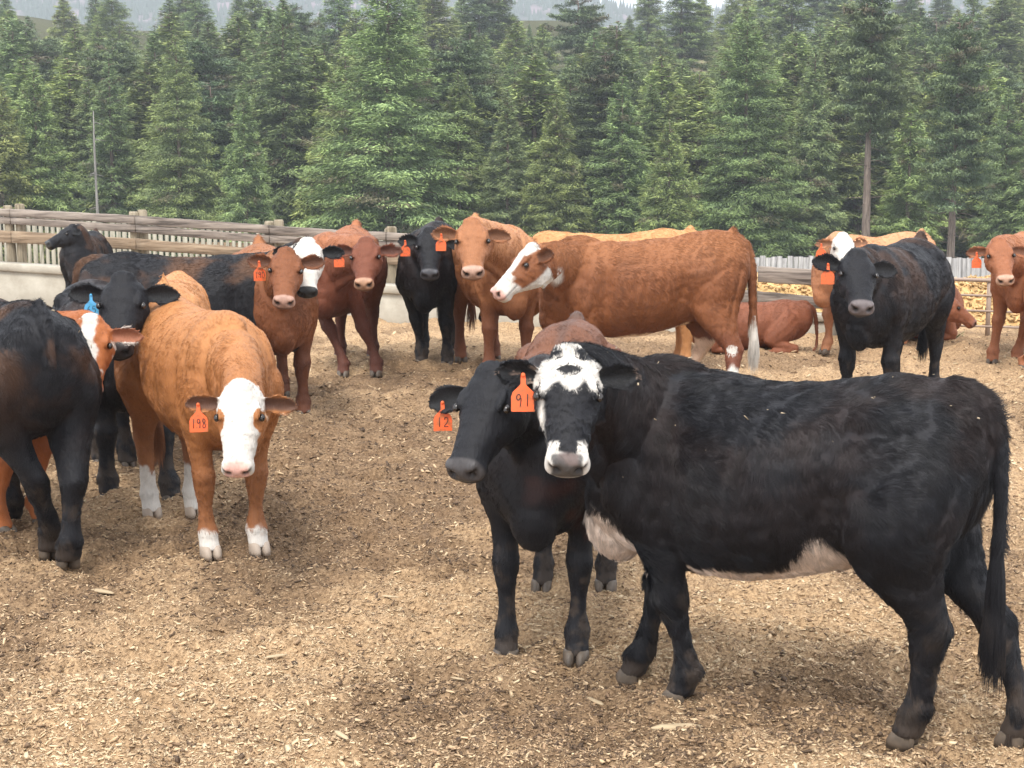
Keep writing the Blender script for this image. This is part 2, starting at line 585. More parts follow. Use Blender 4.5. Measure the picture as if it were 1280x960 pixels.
    # brow ridges, cheeks
    for sg in (1, -1):
        mb.ell(hw((.135, sg * .082, -.014)), np.array((.045, .016, .012)) * hs, Rm=H.T)
        mb.ell(hw((.10, sg * .07, -.15)), np.array((.085, .035, .075)) * hs, Rm=H.T)
        mb.ell(hw((.475, sg * .044, -.052)), np.array((.035, .026, .026)) * hs, Rm=H.T)
    mb.ell(hw((.44, 0, -.128)), np.array((.05, .045, .025)) * hs, Rm=H.T)
    mb.ell(hw((-.01, 0, -.01)), np.array((.05, .06, .035)) * hs, Rm=H.T)
    # ---- neck
    HB = hw((.045, 0, -.105))
    N0 = np.array([.40 * LN, 0, .92 + dz])
    chord = HB - N0
    cl = np.linalg.norm(chord)
    e_dir = hx * .55 + hz * .45 * np.sign(1) * max(0.0, sin(pt)) + chord / cl * .6
    e_dir /= np.linalg.norm(e_dir)
    P1 = N0 + np.array([.30, 0, .04 + .15 * np.clip(chord[2] / cl, -1, 1)]) * cl * .9
    P2 = HB - e_dir * cl * .28
    tt = np.linspace(0, 1, 16)[:, None]
    NP = (1 - tt) ** 3 * N0 + 3 * (1 - tt) ** 2 * tt * P1 + 3 * (1 - tt) * tt ** 2 * P2 + tt ** 3 * HB
    NT = np.gradient(NP, axis=0); NT /= np.linalg.norm(NT, axis=1)[:, None]
    rv = np.interp(tt[:, 0], [0, .3, .6, .85, 1], [.25, .215, .165, .135, .115]) * np.interp(tt[:, 0], [0, 1], [1, hs]) * (1 + (c.neckw - 1) * .8)
    rh = np.interp(tt[:, 0], [0, .3, .6, .85, 1], [.19, .145, .112, .098, .088]) * c.neckw
    a = np.linspace(0, 2 * pi, 22, endpoint=False)
    rr = []; nb = []
    for i in range(16):
        t_ = NT[i]; f = tt[i, 0]
        side = np.array([0, 1.0, 0]) * (1 - f) + hy * f
        side = side - t_ * np.dot(side, t_); side /= np.linalg.norm(side)
        u = np.cross(t_, side)
        if u[2] < 0 and f < .5: u, side = -u, -side
        rr.append(NP[i] + np.outer(np.cos(a) * rh[i], side) + np.outer(np.sin(a) * rv[i], u))
        nb.append(NP[i] - u * rv[i] * .93)
    mb.rings(rr)
    nb = np.array(nb)
    # dewlap
    dl = nb[2:15]
    mb.tube(dl, np.interp(np.linspace(0, 1, len(dl)), [0, .5, 1], [.055, .035, .028]), r2=np.interp(np.linspace(0, 1, len(dl)), [0, .4, 1], [.085, .06, .035]), M=12)
    # ---- ears
    ears = []
    ejit = np.random.default_rng(c.seed + 400).normal(0, .11, 4)
    for k, sg in enumerate((1, -1)):
        drop, back = c.eardrop[k], c.earback[k]
        if c.seed > 12: drop, back = drop + ejit[k], back + ejit[k + 2]
        d = np.array([-back, sg * 1.0, -drop]); d /= np.linalg.norm(d)      # along the ear
        fw = np.array([.35, sg * .25, 1.0 if pt > R(35) else .55])
        fw = np.array([.5, sg * .2, .75]) if c.__dict__.get('earopen') is None else np.array(c.earopen) * np.array([1, sg, 1])
        fw = fw - d * np.dot(fw, d); fw /= np.linalg.norm(fw)                 # opening direction
        ac = np.cross(fw, d)
        b0 = np.array([.068, sg * .082, -.052])
        u = np.linspace(0, 1, 14); v = np.linspace(-1, 1, 9)
        L_, W_ = .20 * c.earsz, .064 * c.earsz
        wd = np.interp(u, [0, .15, .4, .62, .8, .93, 1], [.030, .040, .060, .062, .048, .026, .008]) * W_ / .064
        front, backs = [], []
        for i, ui in enumerate(u):
            cup = .034 * np.interp(ui, [0, .3, .8, 1], [.9, 1, .7, .25])
            thk = np.interp(ui, [0, .2, 1], [.016, .010, .0075])
            cpt = b0 + d * L_ * ui - fw * .0 + np.array([0, 0, -1]) * 0.02 * ui * ui
            row = []
            for vj in v:
                row.append(cpt + ac * wd[i] * vj - fw * cup * (1 - vj * vj) * 1.0)
            row = np.array(row)
            front.append(row + fw * thk * .5); backs.append(row - fw * thk)
        rr = []
        for i in range(len(u)):
            rr.append(hw(np.concatenate([front[i], backs[i][::-1]])))
        mb.rings(rr)
        ears.append((b0, d, fw, ac))
    # ---- one surface
    vox = c.voxel / S
    V, E, F = remesh(mb, vox)
    h = hl(V)
    # region weights
    hd = (h[:, 0] > -.07) & (h[:, 0] < .6) & (np.abs(h[:, 1]) < .135) & (h[:, 2] > -.27) & (h[:, 2] < .06)
    earm = np.zeros(len(V)); earin = np.zeros(len(V)); earu = np.zeros(len(V)); earv = np.zeros(len(V))
    for k, (b0, d, fw, ac) in enumerate(ears):
        q = h - b0
        ua = q @ d / .205; va = q @ ac / .062; wa = q @ fw
        m = (ua > .12) & (ua < 1.15) & (np.abs(va) < 1.25) & (wa > -.075) & (wa < .03)
        earm[m] = 1; earu[m] = ua[m]; earv[m] = va[m]
    w = np.ones(len(V)); w[hd] = .30; w[earm > 0] = .10
    if not c.lying: w = np.where(hd | (earm > 0), w, .45 + .55 * sstep(.4, .62, V[:, 2]))
    it = int(np.clip(16 * (.009 / c.voxel), 12, 26))
    V = laplace(V, E, it, w)
    w2 = np.where(hd | (earm > 0), 0, .15 + .85 * sstep(.38, .60, V[:, 2] - dz))
    V = laplace(V, E, it, w2)
    N, fn = vnormals(V, F)
    h = hl(V)
    hn = N @ H.T
    # sculpt: eyes, nostrils, mouth, muscles
    def dent(p, r, depth, mask=None):
        nonlocal V
        d2 = np.sum(((h - np.array(p)) / np.array(r)) ** 2, 1)
        f = np.exp(-d2 * 1.2)
        if mask is not None: f = f * mask
        V = V - N * (f * depth * hs)[:, None]
        return f
    headm = (hd & (earm == 0)).astype(float)
    V = V + N * (headm * ((fbm(h, 26, c.seed + 7, 3) - .5) * .010 + (fbm(h * np.array([1, 1.6, 1]), 75, c.seed + 8, 2) - .5) * .004) * (h[:, 0] < .45))[:, None]
    nostril = 0
    for sg in (1, -1):
        dent((.165, sg * .112, -.035), (.03, .03, .02), .008, headm)
        dent((.225, sg * .10, -.045), (.035, .03, .03), .006, headm)
        dent((.19, sg * .112, -.062), (.03, .02, .006), .004, headm)
        dent((.15, sg * .112, -.016), (.03, .02, .006), .004, headm)
        dent((.26, sg * .09, -.125), (.03, .03, .05), -.005, headm)
        dent((.08, sg * .05, .01), (.05, .03, .04), -.004, headm)
        dent((.20, sg * .035, .0), (.06, .014, .04), .003, headm)
        dent((.30, sg * .085, -.10), (.06, .03, .03), .007, headm)
        dent((.40, sg * .075, -.06), (.05, .02, .03), .005, headm)
        nostril = nostril + dent((.516, sg * .041, -.062), (.028, .018, .017), .024, headm)
        nostril = nostril + .8 * dent((.502, sg * .058, -.048), (.022, .014, .010), .010, headm)
    mouth = np.exp(-((h[:, 2] + .104 + .03 * (h[:, 0] - .5)) / .0055) ** 2) * (h[:, 0] > .33) * headm
    V = V - N * (mouth * .005)[:, None]
    bod = 1 - np.clip(hd + earm, 0, 1)
    V = V + N * ((fbm(V, 9, c.seed, 3) - .5) * .016 * bod)[:, None]
    V = V + N * ((fbm(V * np.array([1.6, 1, .7]), 3.2, c.seed + 5, 2) - .5) * .03 * bod * sstep(.5, .7, V[:, 2] - dz))[:, None]
    if not c.lying:
        fl = np.exp(-(((V[:, 0] + .22) / .07) ** 2 + ((V[:, 2] - .80) / .14) ** 2)) * bod
        V = V - N * (fl * .042)[:, None]
        rib = np.sin(V[:, 0] * 92 + V[:, 2] * 14) * np.exp(-(((V[:, 0] - .08) / .17) ** 2 + ((V[:, 2] - .80) / .16) ** 2)) * bod
        V = V + N * (rib * .0017)[:, None]
        tg_ = np.exp(-(((V[:, 0] + .60 + .25 * (V[:, 2] - .8)) / .022) ** 2 + ((V[:, 2] - .80) / .16) ** 2)) * bod
        V = V - N * (tg_ * .014)[:, None]
        tg_ = np.exp(-(((V[:, 0] - .44 + .35 * (V[:, 2] - .8)) / .03) ** 2 + ((V[:, 2] - .74) / .12) ** 2)) * bod
        V = V + N * (tg_ * .012)[:, None]
        sh = np.exp(-(((V[:, 0] - .33) / .04) ** 2 + ((V[:, 2] - .85) / .22) ** 2)) * bod
        V = V - N * (sh * .022)[:, None]
        V[:, 2] = np.maximum(V[:, 2], .012)
    N, fn = vnormals(V, F)
    hn = N @ H.T
    for k, (b0, d, fw, ac) in enumerate(ears):
        m = (earm > 0) & (np.sign(h[:, 1]) == (1, -1)[k])
        earin[m] = np.clip((hn[m] @ fw) * 3, 0, 1) * (np.abs(earv[m]) < .8)
    # ---- colours
    info = dict(V=V, h=h, N=N, head=hd & (earm == 0), ear=earm > 0, earin=earin, earu=earu, earv=earv, nostril=np.clip(nostril, 0, 1), mouth=mouth, seed=c.seed, dz=dz, hn=hn, bod=bod)
    C = c.colour(info)
    C = np.clip(C, 0.003, 1)
    muz = headm * sstep(.455, .475, h[:, 0] + .25 * (h[:, 2] + .06)) * sstep(-.125, -.10, h[:, 2]) * sstep(c.padw + .006, c.padw - .006, np.abs(h[:, 1]) + (fbm(h, 40, 2, 2) - .5) * .02)
    muzc = np.array(c.__dict__.get('muzzle', (.05, .04, .04)))
    if c.__dict__.get('nosetop'): muzc = muzc[None, :] + (np.array(c.nosetop) - muzc)[None, :] * (sstep(-.048, -.030, h[:, 2] + .012 * np.sin(h[:, 1] * 60)) * sstep(.040, .026, np.abs(h[:, 1])) * sstep(.512, .498, h[:, 0]))[:, None]
    else: muzc = muzc[None, :]
    C = lerp(C, muzc * (.8 + .5 * fbm(V, 70, 3, 2))[:, None], (muz * .92)[:, None])
    # skin round the eye is dark or pinkish
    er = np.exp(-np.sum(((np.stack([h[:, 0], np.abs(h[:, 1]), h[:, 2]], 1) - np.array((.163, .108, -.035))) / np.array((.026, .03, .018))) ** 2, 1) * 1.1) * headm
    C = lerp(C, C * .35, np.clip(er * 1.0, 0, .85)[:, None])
    C = lerp(C, np.array([[.012, .009, .009]]), np.clip(info['nostril'] * 1.9 - .15, 0, .97)[:, None])
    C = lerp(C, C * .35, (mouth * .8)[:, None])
    me = mesh_np('cow', V, F, None, M_HIDE, True)
    set_col(me, C)
    aw = me.attributes.new('wet', 'FLOAT', 'POINT'); aw.data.foreach_set('value', muz.astype(np.float32))
    cow = link(c.name, me)
    cow.location = base; cow.rotation_euler = (0, 0, yaw); cow.scale = (S, S, S)
    tag(cow, c.label, c.cat, 'cattle in the dirt pen')
    # ---- eyes
    if c.eyes:
        for sg in (1, -1):
            b = MB(); b.ell((0, 0, 0), (.0185 * hs, .014 * hs, .0145 * hs), M=16, Rm=H.T)
            e = link('eye', b.build('eye', M_EYE, True), cow, loc=hw((.170, sg * .1015, -.034)))
    # ---- hooves
    for (X, Y, fore) in hoofs:
        b = MB()
        for q in (1, -1):
            prof = []
            a = np.linspace(0, 2 * pi, 16, endpoint=False)
            for z, rx, ry, xo in ((-.01, .047, .025, .014), (.015, .047, .025, .012), (.032, .044, .025, .007), (.046, .038, .024, .002), (.055, .03, .02, 0)):
                ex = np.cos(a) * rx; ex = np.where(ex > 0, ex * 1.05, ex * .95)
                prof.append(np.stack([X + xo + ex, Y + q * .027 + np.sin(a) * ry - q * .004 * np.cos(a), np.full(16, z)], 1))
            b.rings(prof)
        link('hoof', b.build('hoof', c.hoofmat or M_HOOF, True), cow)
    # ---- ear tags
    for (k, size, mat, text, u0, tilt) in c.tags:
        b0, d, fw, ac = ears[k]
        p = hw(b0 + d * .205 * u0 + np.array([0, 0, -1]) * 0.02 * u0 * u0 - fw * .018)
        pw = base + (Rz @ (p * S))
        # hang in world space, facing mostly the camera
        tocam = np.array([0, 0, CAM_H]) - pw
        f = dirl(tocam * np.array([1, 1, 0])); f /= np.linalg.norm(f)
        f = np.array([f[0] * cos(tilt) - f[1] * sin(tilt), f[0] * sin(tilt) + f[1] * cos(tilt), .12]); f /= np.linalg.norm(f)
        p = p + f * .012
        y = np.cross((0, 0, 1), f); y /= np.linalg.norm(y); z = np.cross(f, y)
        Mx = Matrix(((f[0], y[0], z[0], p[0]), (f[1], y[1], z[1], p[1]), (f[2], y[2], z[2], p[2]), (0, 0, 0, 1)))
        make_tag(cow, Mx, size / S, mat, text)
    # ---- bits of straw and chip caught in the coat
    if c.bits:
        up = np.where((N[:, 2] > .15) & (V[:, 2] > .75) & (bod > 0))[0]
        si = rg.choice(up, c.bits)
        bm = chips_mesh('straw_bits', V[si] + N[si] * .016, .006 + .018 * rg.random(c.bits) ** 2, rg.random(c.bits) * 6.28, np.array([[.42, .33, .22]]) * (.5 + .7 * rg.random((c.bits, 1))), M_BITS, .5)
        link('straw_bits', bm, cow)['kind'] = 'stuff'
    # ---- hair
    if c.fur:
        area = np.linalg.norm(fn, axis=1)
        fc = V[F].mean(1)
        # mostly sides the photograph shows; both sides kept, density by region
        dens = np.ones(len(F)); dens[hd[F[:, 0]]] = 2.2; dens[earm[F[:, 0]] > 0] = 2.2
        pr = area * dens; pr /= pr.sum()
        n = c.fur
        fi = rg.choice(len(F), n, p=pr)
        uv = rg.random((n, 2))
        q = F[fi]
        w4 = np.stack([(1 - uv[:, 0]) * (1 - uv[:, 1]), uv[:, 0] * (1 - uv[:, 1]), uv[:, 0] * uv[:, 1], (1 - uv[:, 0]) * uv[:, 1]], 1)
        itp = lambda A: np.einsum('nk,nk...->n...', w4, A[q])
        P = itp(V); n_ = itp(N); n_ /= np.linalg.norm(n_, axis=1)[:, None]
        col = itp(C)
        hh = hl(P); ish = hd[q[:, 0]] & (earm[q[:, 0]] == 0); ise = earm[q[:, 0]] > 0
        lowz = P[:, 2] - dz
        top = np.clip(n_[:, 2], 0, 1)
        D = np.stack([-.35 - .9 * top, np.zeros(n), -(1.05 - top)], 1)
        leg = (lowz < .55) & ~ish & ~ise
        D[leg] = np.array([-.18, 0, -1])
        # head: down the face, swept outward from the forehead whorl
        hdv = np.stack([np.where(hh[:, 0] > .13, .9, -.55) + 0 * hh[:, 0], hh[:, 1] * 5, np.where(np.abs(hh[:, 1]) > .08, -.5, 0)], 1)
        hdv[hh[:, 0] > .3] *= np.array([-1, 1, 1]) * -1
        D[ish] = (hdv @ H)[ish]
        # tail switch
        tailm = (lowz < .68) & (P[:, 0] < -.66 * LN) & ~ish & (np.linalg.norm(P[:, :2] - np.array([-.77 * LN + tx * .8, ty]), axis=1) < .09)
        for k, (b0, d, fw, ac) in enumerate(ears):
            m = ise & (np.sign(hh[:, 1]) == (1, -1)[k])
            D[m] = ((d + ac * np.sign(itp(earv))[m][:, None] * .9) @ H)
        # swirls
        th_ = (fbm(P, 7, c.seed + 31, 2) - .5) * 2.6 * (~ish) * (~ise) + (fbm(P, 34, c.seed + 3, 2) - .5) * 1.1 + (rg.random(n) - .5) * .30
        D = D - n_ * np.sum(D * n_, 1)[:, None]
        D /= np.linalg.norm(D, axis=1)[:, None] + 1e-9
        B = np.cross(n_, D)
        D = D * np.cos(th_)[:, None] + B * np.sin(th_)[:, None]
        L = .030 * (0.6 + .7 * rg.random(n)) * (0.7 + .7 * fbm(P, 5, c.seed + 9, 2))
        L = np.where(leg, L * .85, L)
        L = np.where(ish, .0115 * (0.6 + .8 * rg.random(n)) * np.where(hh[:, 0] < .04, 1.25, 1) * np.where(hh[:, 0] > .44, .35, 1), L)
        L = np.where(ise, .013 + .012 * (np.abs(itp(earv)) > .75), L)
        L = np.where(lowz < .1, .008, L)
        lift = np.where(ish, .20, .17) * np.ones(n) * (.6 + .8 * fbm(P, 25, c.seed + 77, 2))
        lift = np.where(ise, .35, lift)
        L = L * c.furL
        L = np.where(tailm, .11 * (.4 + rg.random(n)), L)
        D[tailm] = np.array([0, 0, -1]); lift[tailm] = .18
        ML = muz[q[:, 0]] > .5
        keep = ~ML
        P, n_, D, L, lift, col, ish, ise = [A[keep] for A in (P, n_, D, L, lift, col, ish, ise)]
        n = len(P)
        # clumping
        cs = c.clump
        jit = np.stack([fbm(P, 60, 91, 1), fbm(P, 60, 92, 1), fbm(P, 60, 93, 1)], 1) * cs * 1.2
        st = np.array([1, 1, c.lock])
        pj = P + jit
        kx, ky = np.floor(pj[:, 0] / cs).astype(np.int64), np.floor(pj[:, 1] / cs).astype(np.int64)
        zo = hash3(kx, ky, kx * 0, 77) * cs * c.lock
        pj[:, 2] += zo
        cell = (np.floor(pj / (cs * st)) + .5) * cs * st - jit * .6
        cell[:, 2] -= zo
        pull = (cell - P); pull = pull - n_ * np.sum(pull * n_, 1)[:, None]
        pull *= (np.where(ish | ise, .15, .5) * (0.5 + .5 * rg.random(n)))[:, None]
        K = 4
        ss = np.linspace(0, 1, K)
        pts = np.empty((n, K, 3), np.float32)
        for i, s_ in enumerate(ss):
            pts[:, i] = P - n_ * .0015 + D * (L * s_)[:, None] + n_ * (L * lift * (s_ - .45 * s_ * s_))[:, None] + pull * (s_ ** 1.5)
        cv = bpy.data.hair_curves.new('coat')
        cv.add_curves([K] * n)
        cv.points.foreach_set('position', pts.ravel())
        rad = (np.array([1.0, .95, .7, .25], np.float32)[None, :] * c.hair_r * np.where(ish, 1.25, 1.0)[:, None]).astype(np.float32).ravel()
        cv.points.foreach_set('radius', rad)
        var = np.where(ish, .72 + .56 * rg.random(n), .84 + .32 * rg.random(n)) * (1 - c.cvar / 2 + c.cvar * hash3(np.floor(cell[:, 0] / cs).astype(np.int64), np.floor(cell[:, 1] / cs).astype(np.int64), np.floor(cell[:, 2] / cs).astype(np.int64), 5))
        cc = np.ones((n, 4), np.float32); cc[:, :3] = np.clip(col * var[:, None], 0, 1)
        at = cv.attributes.new('Col', 'FLOAT_COLOR', 'CURVE')
        at.data.foreach_set('color', cc.ravel())
        cv.materials.append(M_FUR)
        link('coat', cv, cow)
    return cow
# ------------------------------------------------------------------ the land
def land(x, y):
    """broad shape of the ground"""
    y0 = 17.6 + 4.6 * sstep(-.5, -3.5, x)
    z = -.085 * np.clip(y - y0, 0, 6.5)
    z = z - (4.9 - .55) * sstep(y0 + 5, 84, y)
    z = z + .31 * np.clip(y - 124, 0, 68) - .12 * np.clip(y - 205, 0, 260)
    h = (fbm(np.stack([x, y, 0 * x], -1), .03, 61, 3) - .5) * np.clip((y - 110) * .10, 0, 7)
    return z + h


def relief(x, y):
    """hummocks and hoof pocks of the pen"""
    P = np.stack([x, y * 1.0, 0 * x], -1)
    w = sstep(26, 18, y)
    a = (fbm(P, 1.3, 3, 3) - .5) * .10 + (fbm(P, 5.0, 8, 3) - .5) * .12
    b = -(np.clip(fbm(P, 4.2, 19, 2) - .62, 0, 1)) * .22
    m = (fbm(P, 13, 12, 3) - .5) * .075 + (fbm(P, 48, 15, 3) - .5) * .013
    return (a + b + m + .014) * w


def dark_patches(x, y):
    P = np.stack([x, y * .8, 0 * x], -1)
    n = fbm(P, .95, 23, 4)
    d = sstep(.50, .66, n)
    # trodden dung where the herd stands
    c = np.exp(-(((x + 1.1) / 1.3) ** 2 + ((y - 10.6) / 2.3) ** 2)) * .9
    c = c + np.exp(-(((x - .1) / 2.2) ** 2 + ((y - 10.5) / 1.3) ** 2)) * .35
    return np.clip(d * .80 + c * (.5 + fbm(P, 3, 29, 3)), 0, 1)


def build_ground():
    rows = np.concatenate([np.linspace(.5, 3.6, 8, endpoint=False),
                           3900 / np.linspace(3900 / 3.6, 3900 / 24.0, 760, endpoint=False),
                           np.geomspace(24, 700, 130)])
    cols = np.linspace(-1, 1, 780)
    Y, Tt = np.meshgrid(rows, cols, indexing='ij')
    X = Tt * (Y * .44 + 1.6 + np.clip(Y - 30, 0, 1e9) * .35)
    Z = land(X, Y) + relief(X, Y)
    V = np.stack([X, Y, Z], -1).reshape(-1, 3)
    nr, nc = Y.shape
    i = np.arange(nr - 1)[:, None] * nc + np.arange(nc - 1)[None, :]
    F = np.stack([i, i + 1, i + nc + 1, i + nc], -1).reshape(-1, 4)
    m, n, l, p = new_mat('dirt', .95, spec=.15)
    at = n.new('ShaderNodeAttribute'); at.attribute_name = 'Col'
    tcn = n.new('ShaderNodeTexCoord')
    nz = n.new('ShaderNodeTexNoise'); nz.inputs['Scale'].default_value = 55; nz.inputs['Detail'].default_value = 8; nz.inputs['Roughness'].default_value = .72
    l.new(tcn.outputs['Object'], nz.inputs['Vector'])
    rp = n.new('ShaderNodeValToRGB')
    e = rp.color_ramp.elements
    e[0].position = .33; e[0].color = (.35, .30, .26, 1); e[1].position = .68; e[1].color = (1.5, 1.45, 1.35, 1)
    l.new(nz.outputs['Fac'], rp.inputs['Fac'])
    mu = n.new('ShaderNodeMix'); mu.data_type = 'RGBA'; mu.blend_type = 'MULTIPLY'; mu.inputs['Factor'].default_value = 1
    l.new(at.outputs['Color'], mu.inputs['A']); l.new(rp.outputs['Color'], mu.inputs['B'])
    l.new(mu.outputs['Result'], p.inputs['Base Color'])
    b = n.new('ShaderNodeBump'); b.inputs['Strength'].default_value = .9; b.inputs['Distance'].default_value = .02
    l.new(nz.outputs['Fac'], b.inputs['Height']); l.new(b.outputs['Normal'], p.inputs['Normal'])
    me = mesh_np('ground', V, F, None, m, True)
    x, y = V[:, 0], V[:, 1]
    d = dark_patches(x, y)
    fine = fbm(np.stack([x, y, 0 * x], -1), 16, 41, 3)
    C = lerp(np.array([[.47, .335, .21]]), np.array([[.20, .135, .085]]), np.clip(d * .9 + (fine - .5) * .7, 0, 1)[:, None])
    floor_ = np.array([[.075, .08, .045]]) * (.6 + .9 * fbm(V, .25, 44, 3))[:, None]
    dry = np.array([[.30, .26, .17]])
    far = lerp(floor_, dry, sstep(.60, .72, fbm(V, .045, 47, 3))[:, None] * (y > 130)[:, None])
    C = lerp(C, far, sstep(24, 30, y)[:, None])
    set_col(me, C)
    tag(link('ground', me), kind='structure')


def chips_mesh(name, P, L, yawv, C, mat, tilt=.35):
    """thin splintered prisms"""
    n = len(P)
    W = L * (.22 + .55 * rng.random(n) ** 1.3); H = L * (.07 + .20 * rng.random(n))
    base = np.array([[-.5, -.5, 0], [.5, -.35, .0], [.42, .5, .1], [-.4, .42, .15], [-.46, -.1, 1], [.40, .12, .85]])
    B = np.broadcast_to(base, (n, 6, 3)) + rng.normal(0, .09, (n, 6, 3))
    B = B * np.stack([L, W, H], 1)[:, None, :]
    cy, sy = np.cos(yawv), np.sin(yawv)
    tp = rng.normal(0, tilt, n); tr = rng.normal(0, tilt, n)
    x = B[..., 0]; y = B[..., 1]; z = B[..., 2]
    y, z = y * np.cos(tr)[:, None] - z * np.sin(tr)[:, None], y * np.sin(tr)[:, None] + z * np.cos(tr)[:, None]
    x, z = x * np.cos(tp)[:, None] - z * np.sin(tp)[:, None], x * np.sin(tp)[:, None] + z * np.cos(tp)[:, None]
    X = x * cy[:, None] - y * sy[:, None]; Yy = x * sy[:, None] + y * cy[:, None]
    V = np.stack([X, Yy, z], -1) + P[:, None, :]
    o = (np.arange(n) * 6)[:, None]
    Q = np.concatenate([o + np.array([[0, 3, 2, 1]]), o + np.array([[0, 1, 5, 4]]), o + np.array([[2, 3, 4, 5]])])
    T = np.concatenate([o + np.array([[0, 4, 3]]), o + np.array([[1, 2, 5]])])
    me = mesh_np(name, V.reshape(-1, 3), Q, T, mat)
    set_col(me, np.repeat(C, 6, 0))
    return me


def build_chips():
    m, n, l, p = new_mat('wood_chips', .85, spec=.2)
    at = n.new('ShaderNodeAttribute'); at.attribute_name = 'Col'
    l.new(at.outputs['Color'], p.inputs['Base Color'])
    N = 330000
    py = 405 + (1010 - 405) * rng.random(N) ** .8
    Y = 3900 / (py - 185)
    X = (rng.random(N) * 2 - 1) * (Y * .40 + .8)
    L = np.clip(rng.lognormal(-4.65, .58, N), .004, .038) * np.clip(Y / 8, .9, 1.5)
    Z = land(X, Y) + relief(X, Y)
    d = dark_patches(X, Y)
    u = rng.random(N)
    pal = np.array([[.62, .48, .31], [.57, .42, .26], [.45, .31, .185], [.29, .19, .115], [.11, .073, .048]])
    q = np.clip(u * 3.9 - .35 + (fbm(np.stack([X, Y, 0 * X], -1), 5, 90, 3) - .5) * 2.5 + d * 1.7 + rng.normal(0, .5, N), 0, 4)
    i = np.floor(q).astype(int); f = (q - i)[:, None]
    C = pal[i] * (1 - f) + pal[np.minimum(i + 1, 4)] * f
    C *= (.8 + .4 * rng.random(N))[:, None]
    P = np.stack([X, Y, Z + .001], 1)
    tag(link('wood_chips', chips_mesh('wood_chips', P, L, rng.random(N) * 2 * pi, C, m)), kind='stuff')
    # larger pieces one can point at
    for (px, py_, ln, a, lab) in ((128, 745, .13, -.5, 'long pale split of wood lying on the chips, left foreground'),
                                  (742, 880, .10, -.9, 'short pale stick on the ground just left of the black front hooves'),
                                  (845, 912, .17, .12, 'broad flat piece of wood in the foreground below the black cow'),
                                  (427, 946, .09, -1.0, 'stubby tan stick at the bottom edge of the picture'),
                                  (572, 855, .06, -.5, 'small pale splinter in front of the cow tagged 12'),
                                  (345, 881 - 50, .09, .5, 'pale thin splinter right of centre between hoof marks'),
                                  (488, 750, .08, -.3, 'thin tan splinter left of the cow tagged 12')):
        g = gp(px, py_); g[2] = land(g[0:1], g[1:2])[0] + relief(g[0:1], g[1:2])[0] + .012
        b = MB()
        P = np.array([[-.5, 0, 0], [-.3, .02, .02], [0, -.02, .04], [.3, .015, .02], [.5, 0, 0]]) * np.array([ln, ln, ln * .3])
        b.tube(P, np.array([.3, .9, 1, .9, .4]) * ln * .13, M=7, r2=np.array([.3, .9, 1, .8, .3]) * ln * .06)
        me = b.build('wood_splinter', m)
        nv = len(me.vertices); set_col(me, np.tile([[.43, .33, .21]], (nv, 1)) * (.8 + .3 * rng.random((nv, 1))))
        tag(link('wood_splinter', me, None, g, (0, 0, a)), lab, 'wood piece', 'loose pieces of wood on the pen floor')


# ------------------------------------------------------------------ weathered wood, concrete
def wood_mat(name, a, b, c, grain=(.7, .7, 11)):
    m, n, l, p = new_mat(name, .85, spec=.2)
    t = n.new('ShaderNodeTexCoord')
    mp = n.new('ShaderNodeMapping'); mp.inputs['Scale'].default_value = grain
    n1 = n.new('ShaderNodeTexNoise'); n1.inputs['Scale'].default_value = 2.2; n1.inputs['Detail'].default_value = 7; n1.inputs['Roughness'].default_value = .65; n1.inputs['Distortion'].default_value = .6
    l.new(t.outputs['Object'], mp.inputs['Vector']); l.new(mp.outputs['Vector'], n1.inputs['Vector'])
    r = n.new('ShaderNodeValToRGB'); e = r.color_ramp.elements
    e[0].position = .38; e[0].color = (*a, 1); e[1].position = .63; e[1].color = (*c, 1)
    k = e.new(.5); k.color = (*b, 1)
    l.new(n1.outputs['Fac'], r.inputs['Fac']); l.new(r.outputs['Color'], p.inputs['Base Color'])
    bb = n.new('ShaderNodeBump'); bb.inputs['Strength'].default_value = .6; bb.inputs['Distance'].default_value = .01
    l.new(n1.outputs['Fac'], bb.inputs['Height']); l.new(bb.outputs['Normal'], p.inputs['Normal'])
    return m


M_GREYWOOD = wood_mat('weathered_rail', (.085, .07, .06), (.20, .165, .14), (.30, .255, .215))
M_TANWOOD = wood_mat('tan_board', (.14, .10, .068), (.25, .18, .12), (.34, .26, .18))
M_POST = wood_mat('post_wood', (.14, .115, .08), (.24, .20, .14), (.32, .27, .20), (9, 9, .8))
M_PICKET = wood_mat('picket_wood', (.20, .185, .145), (.30, .28, .225), (.37, .35, .28), (9, 9, .8))
M_BOARD = wood_mat('board_wood', (.19, .18, .175), (.28, .27, .26), (.38, .365, .35), (9, 9, .8))
M_PIPE, _, _, _p = new_mat('rusty_pipe', .6, (.30, .22, .17))


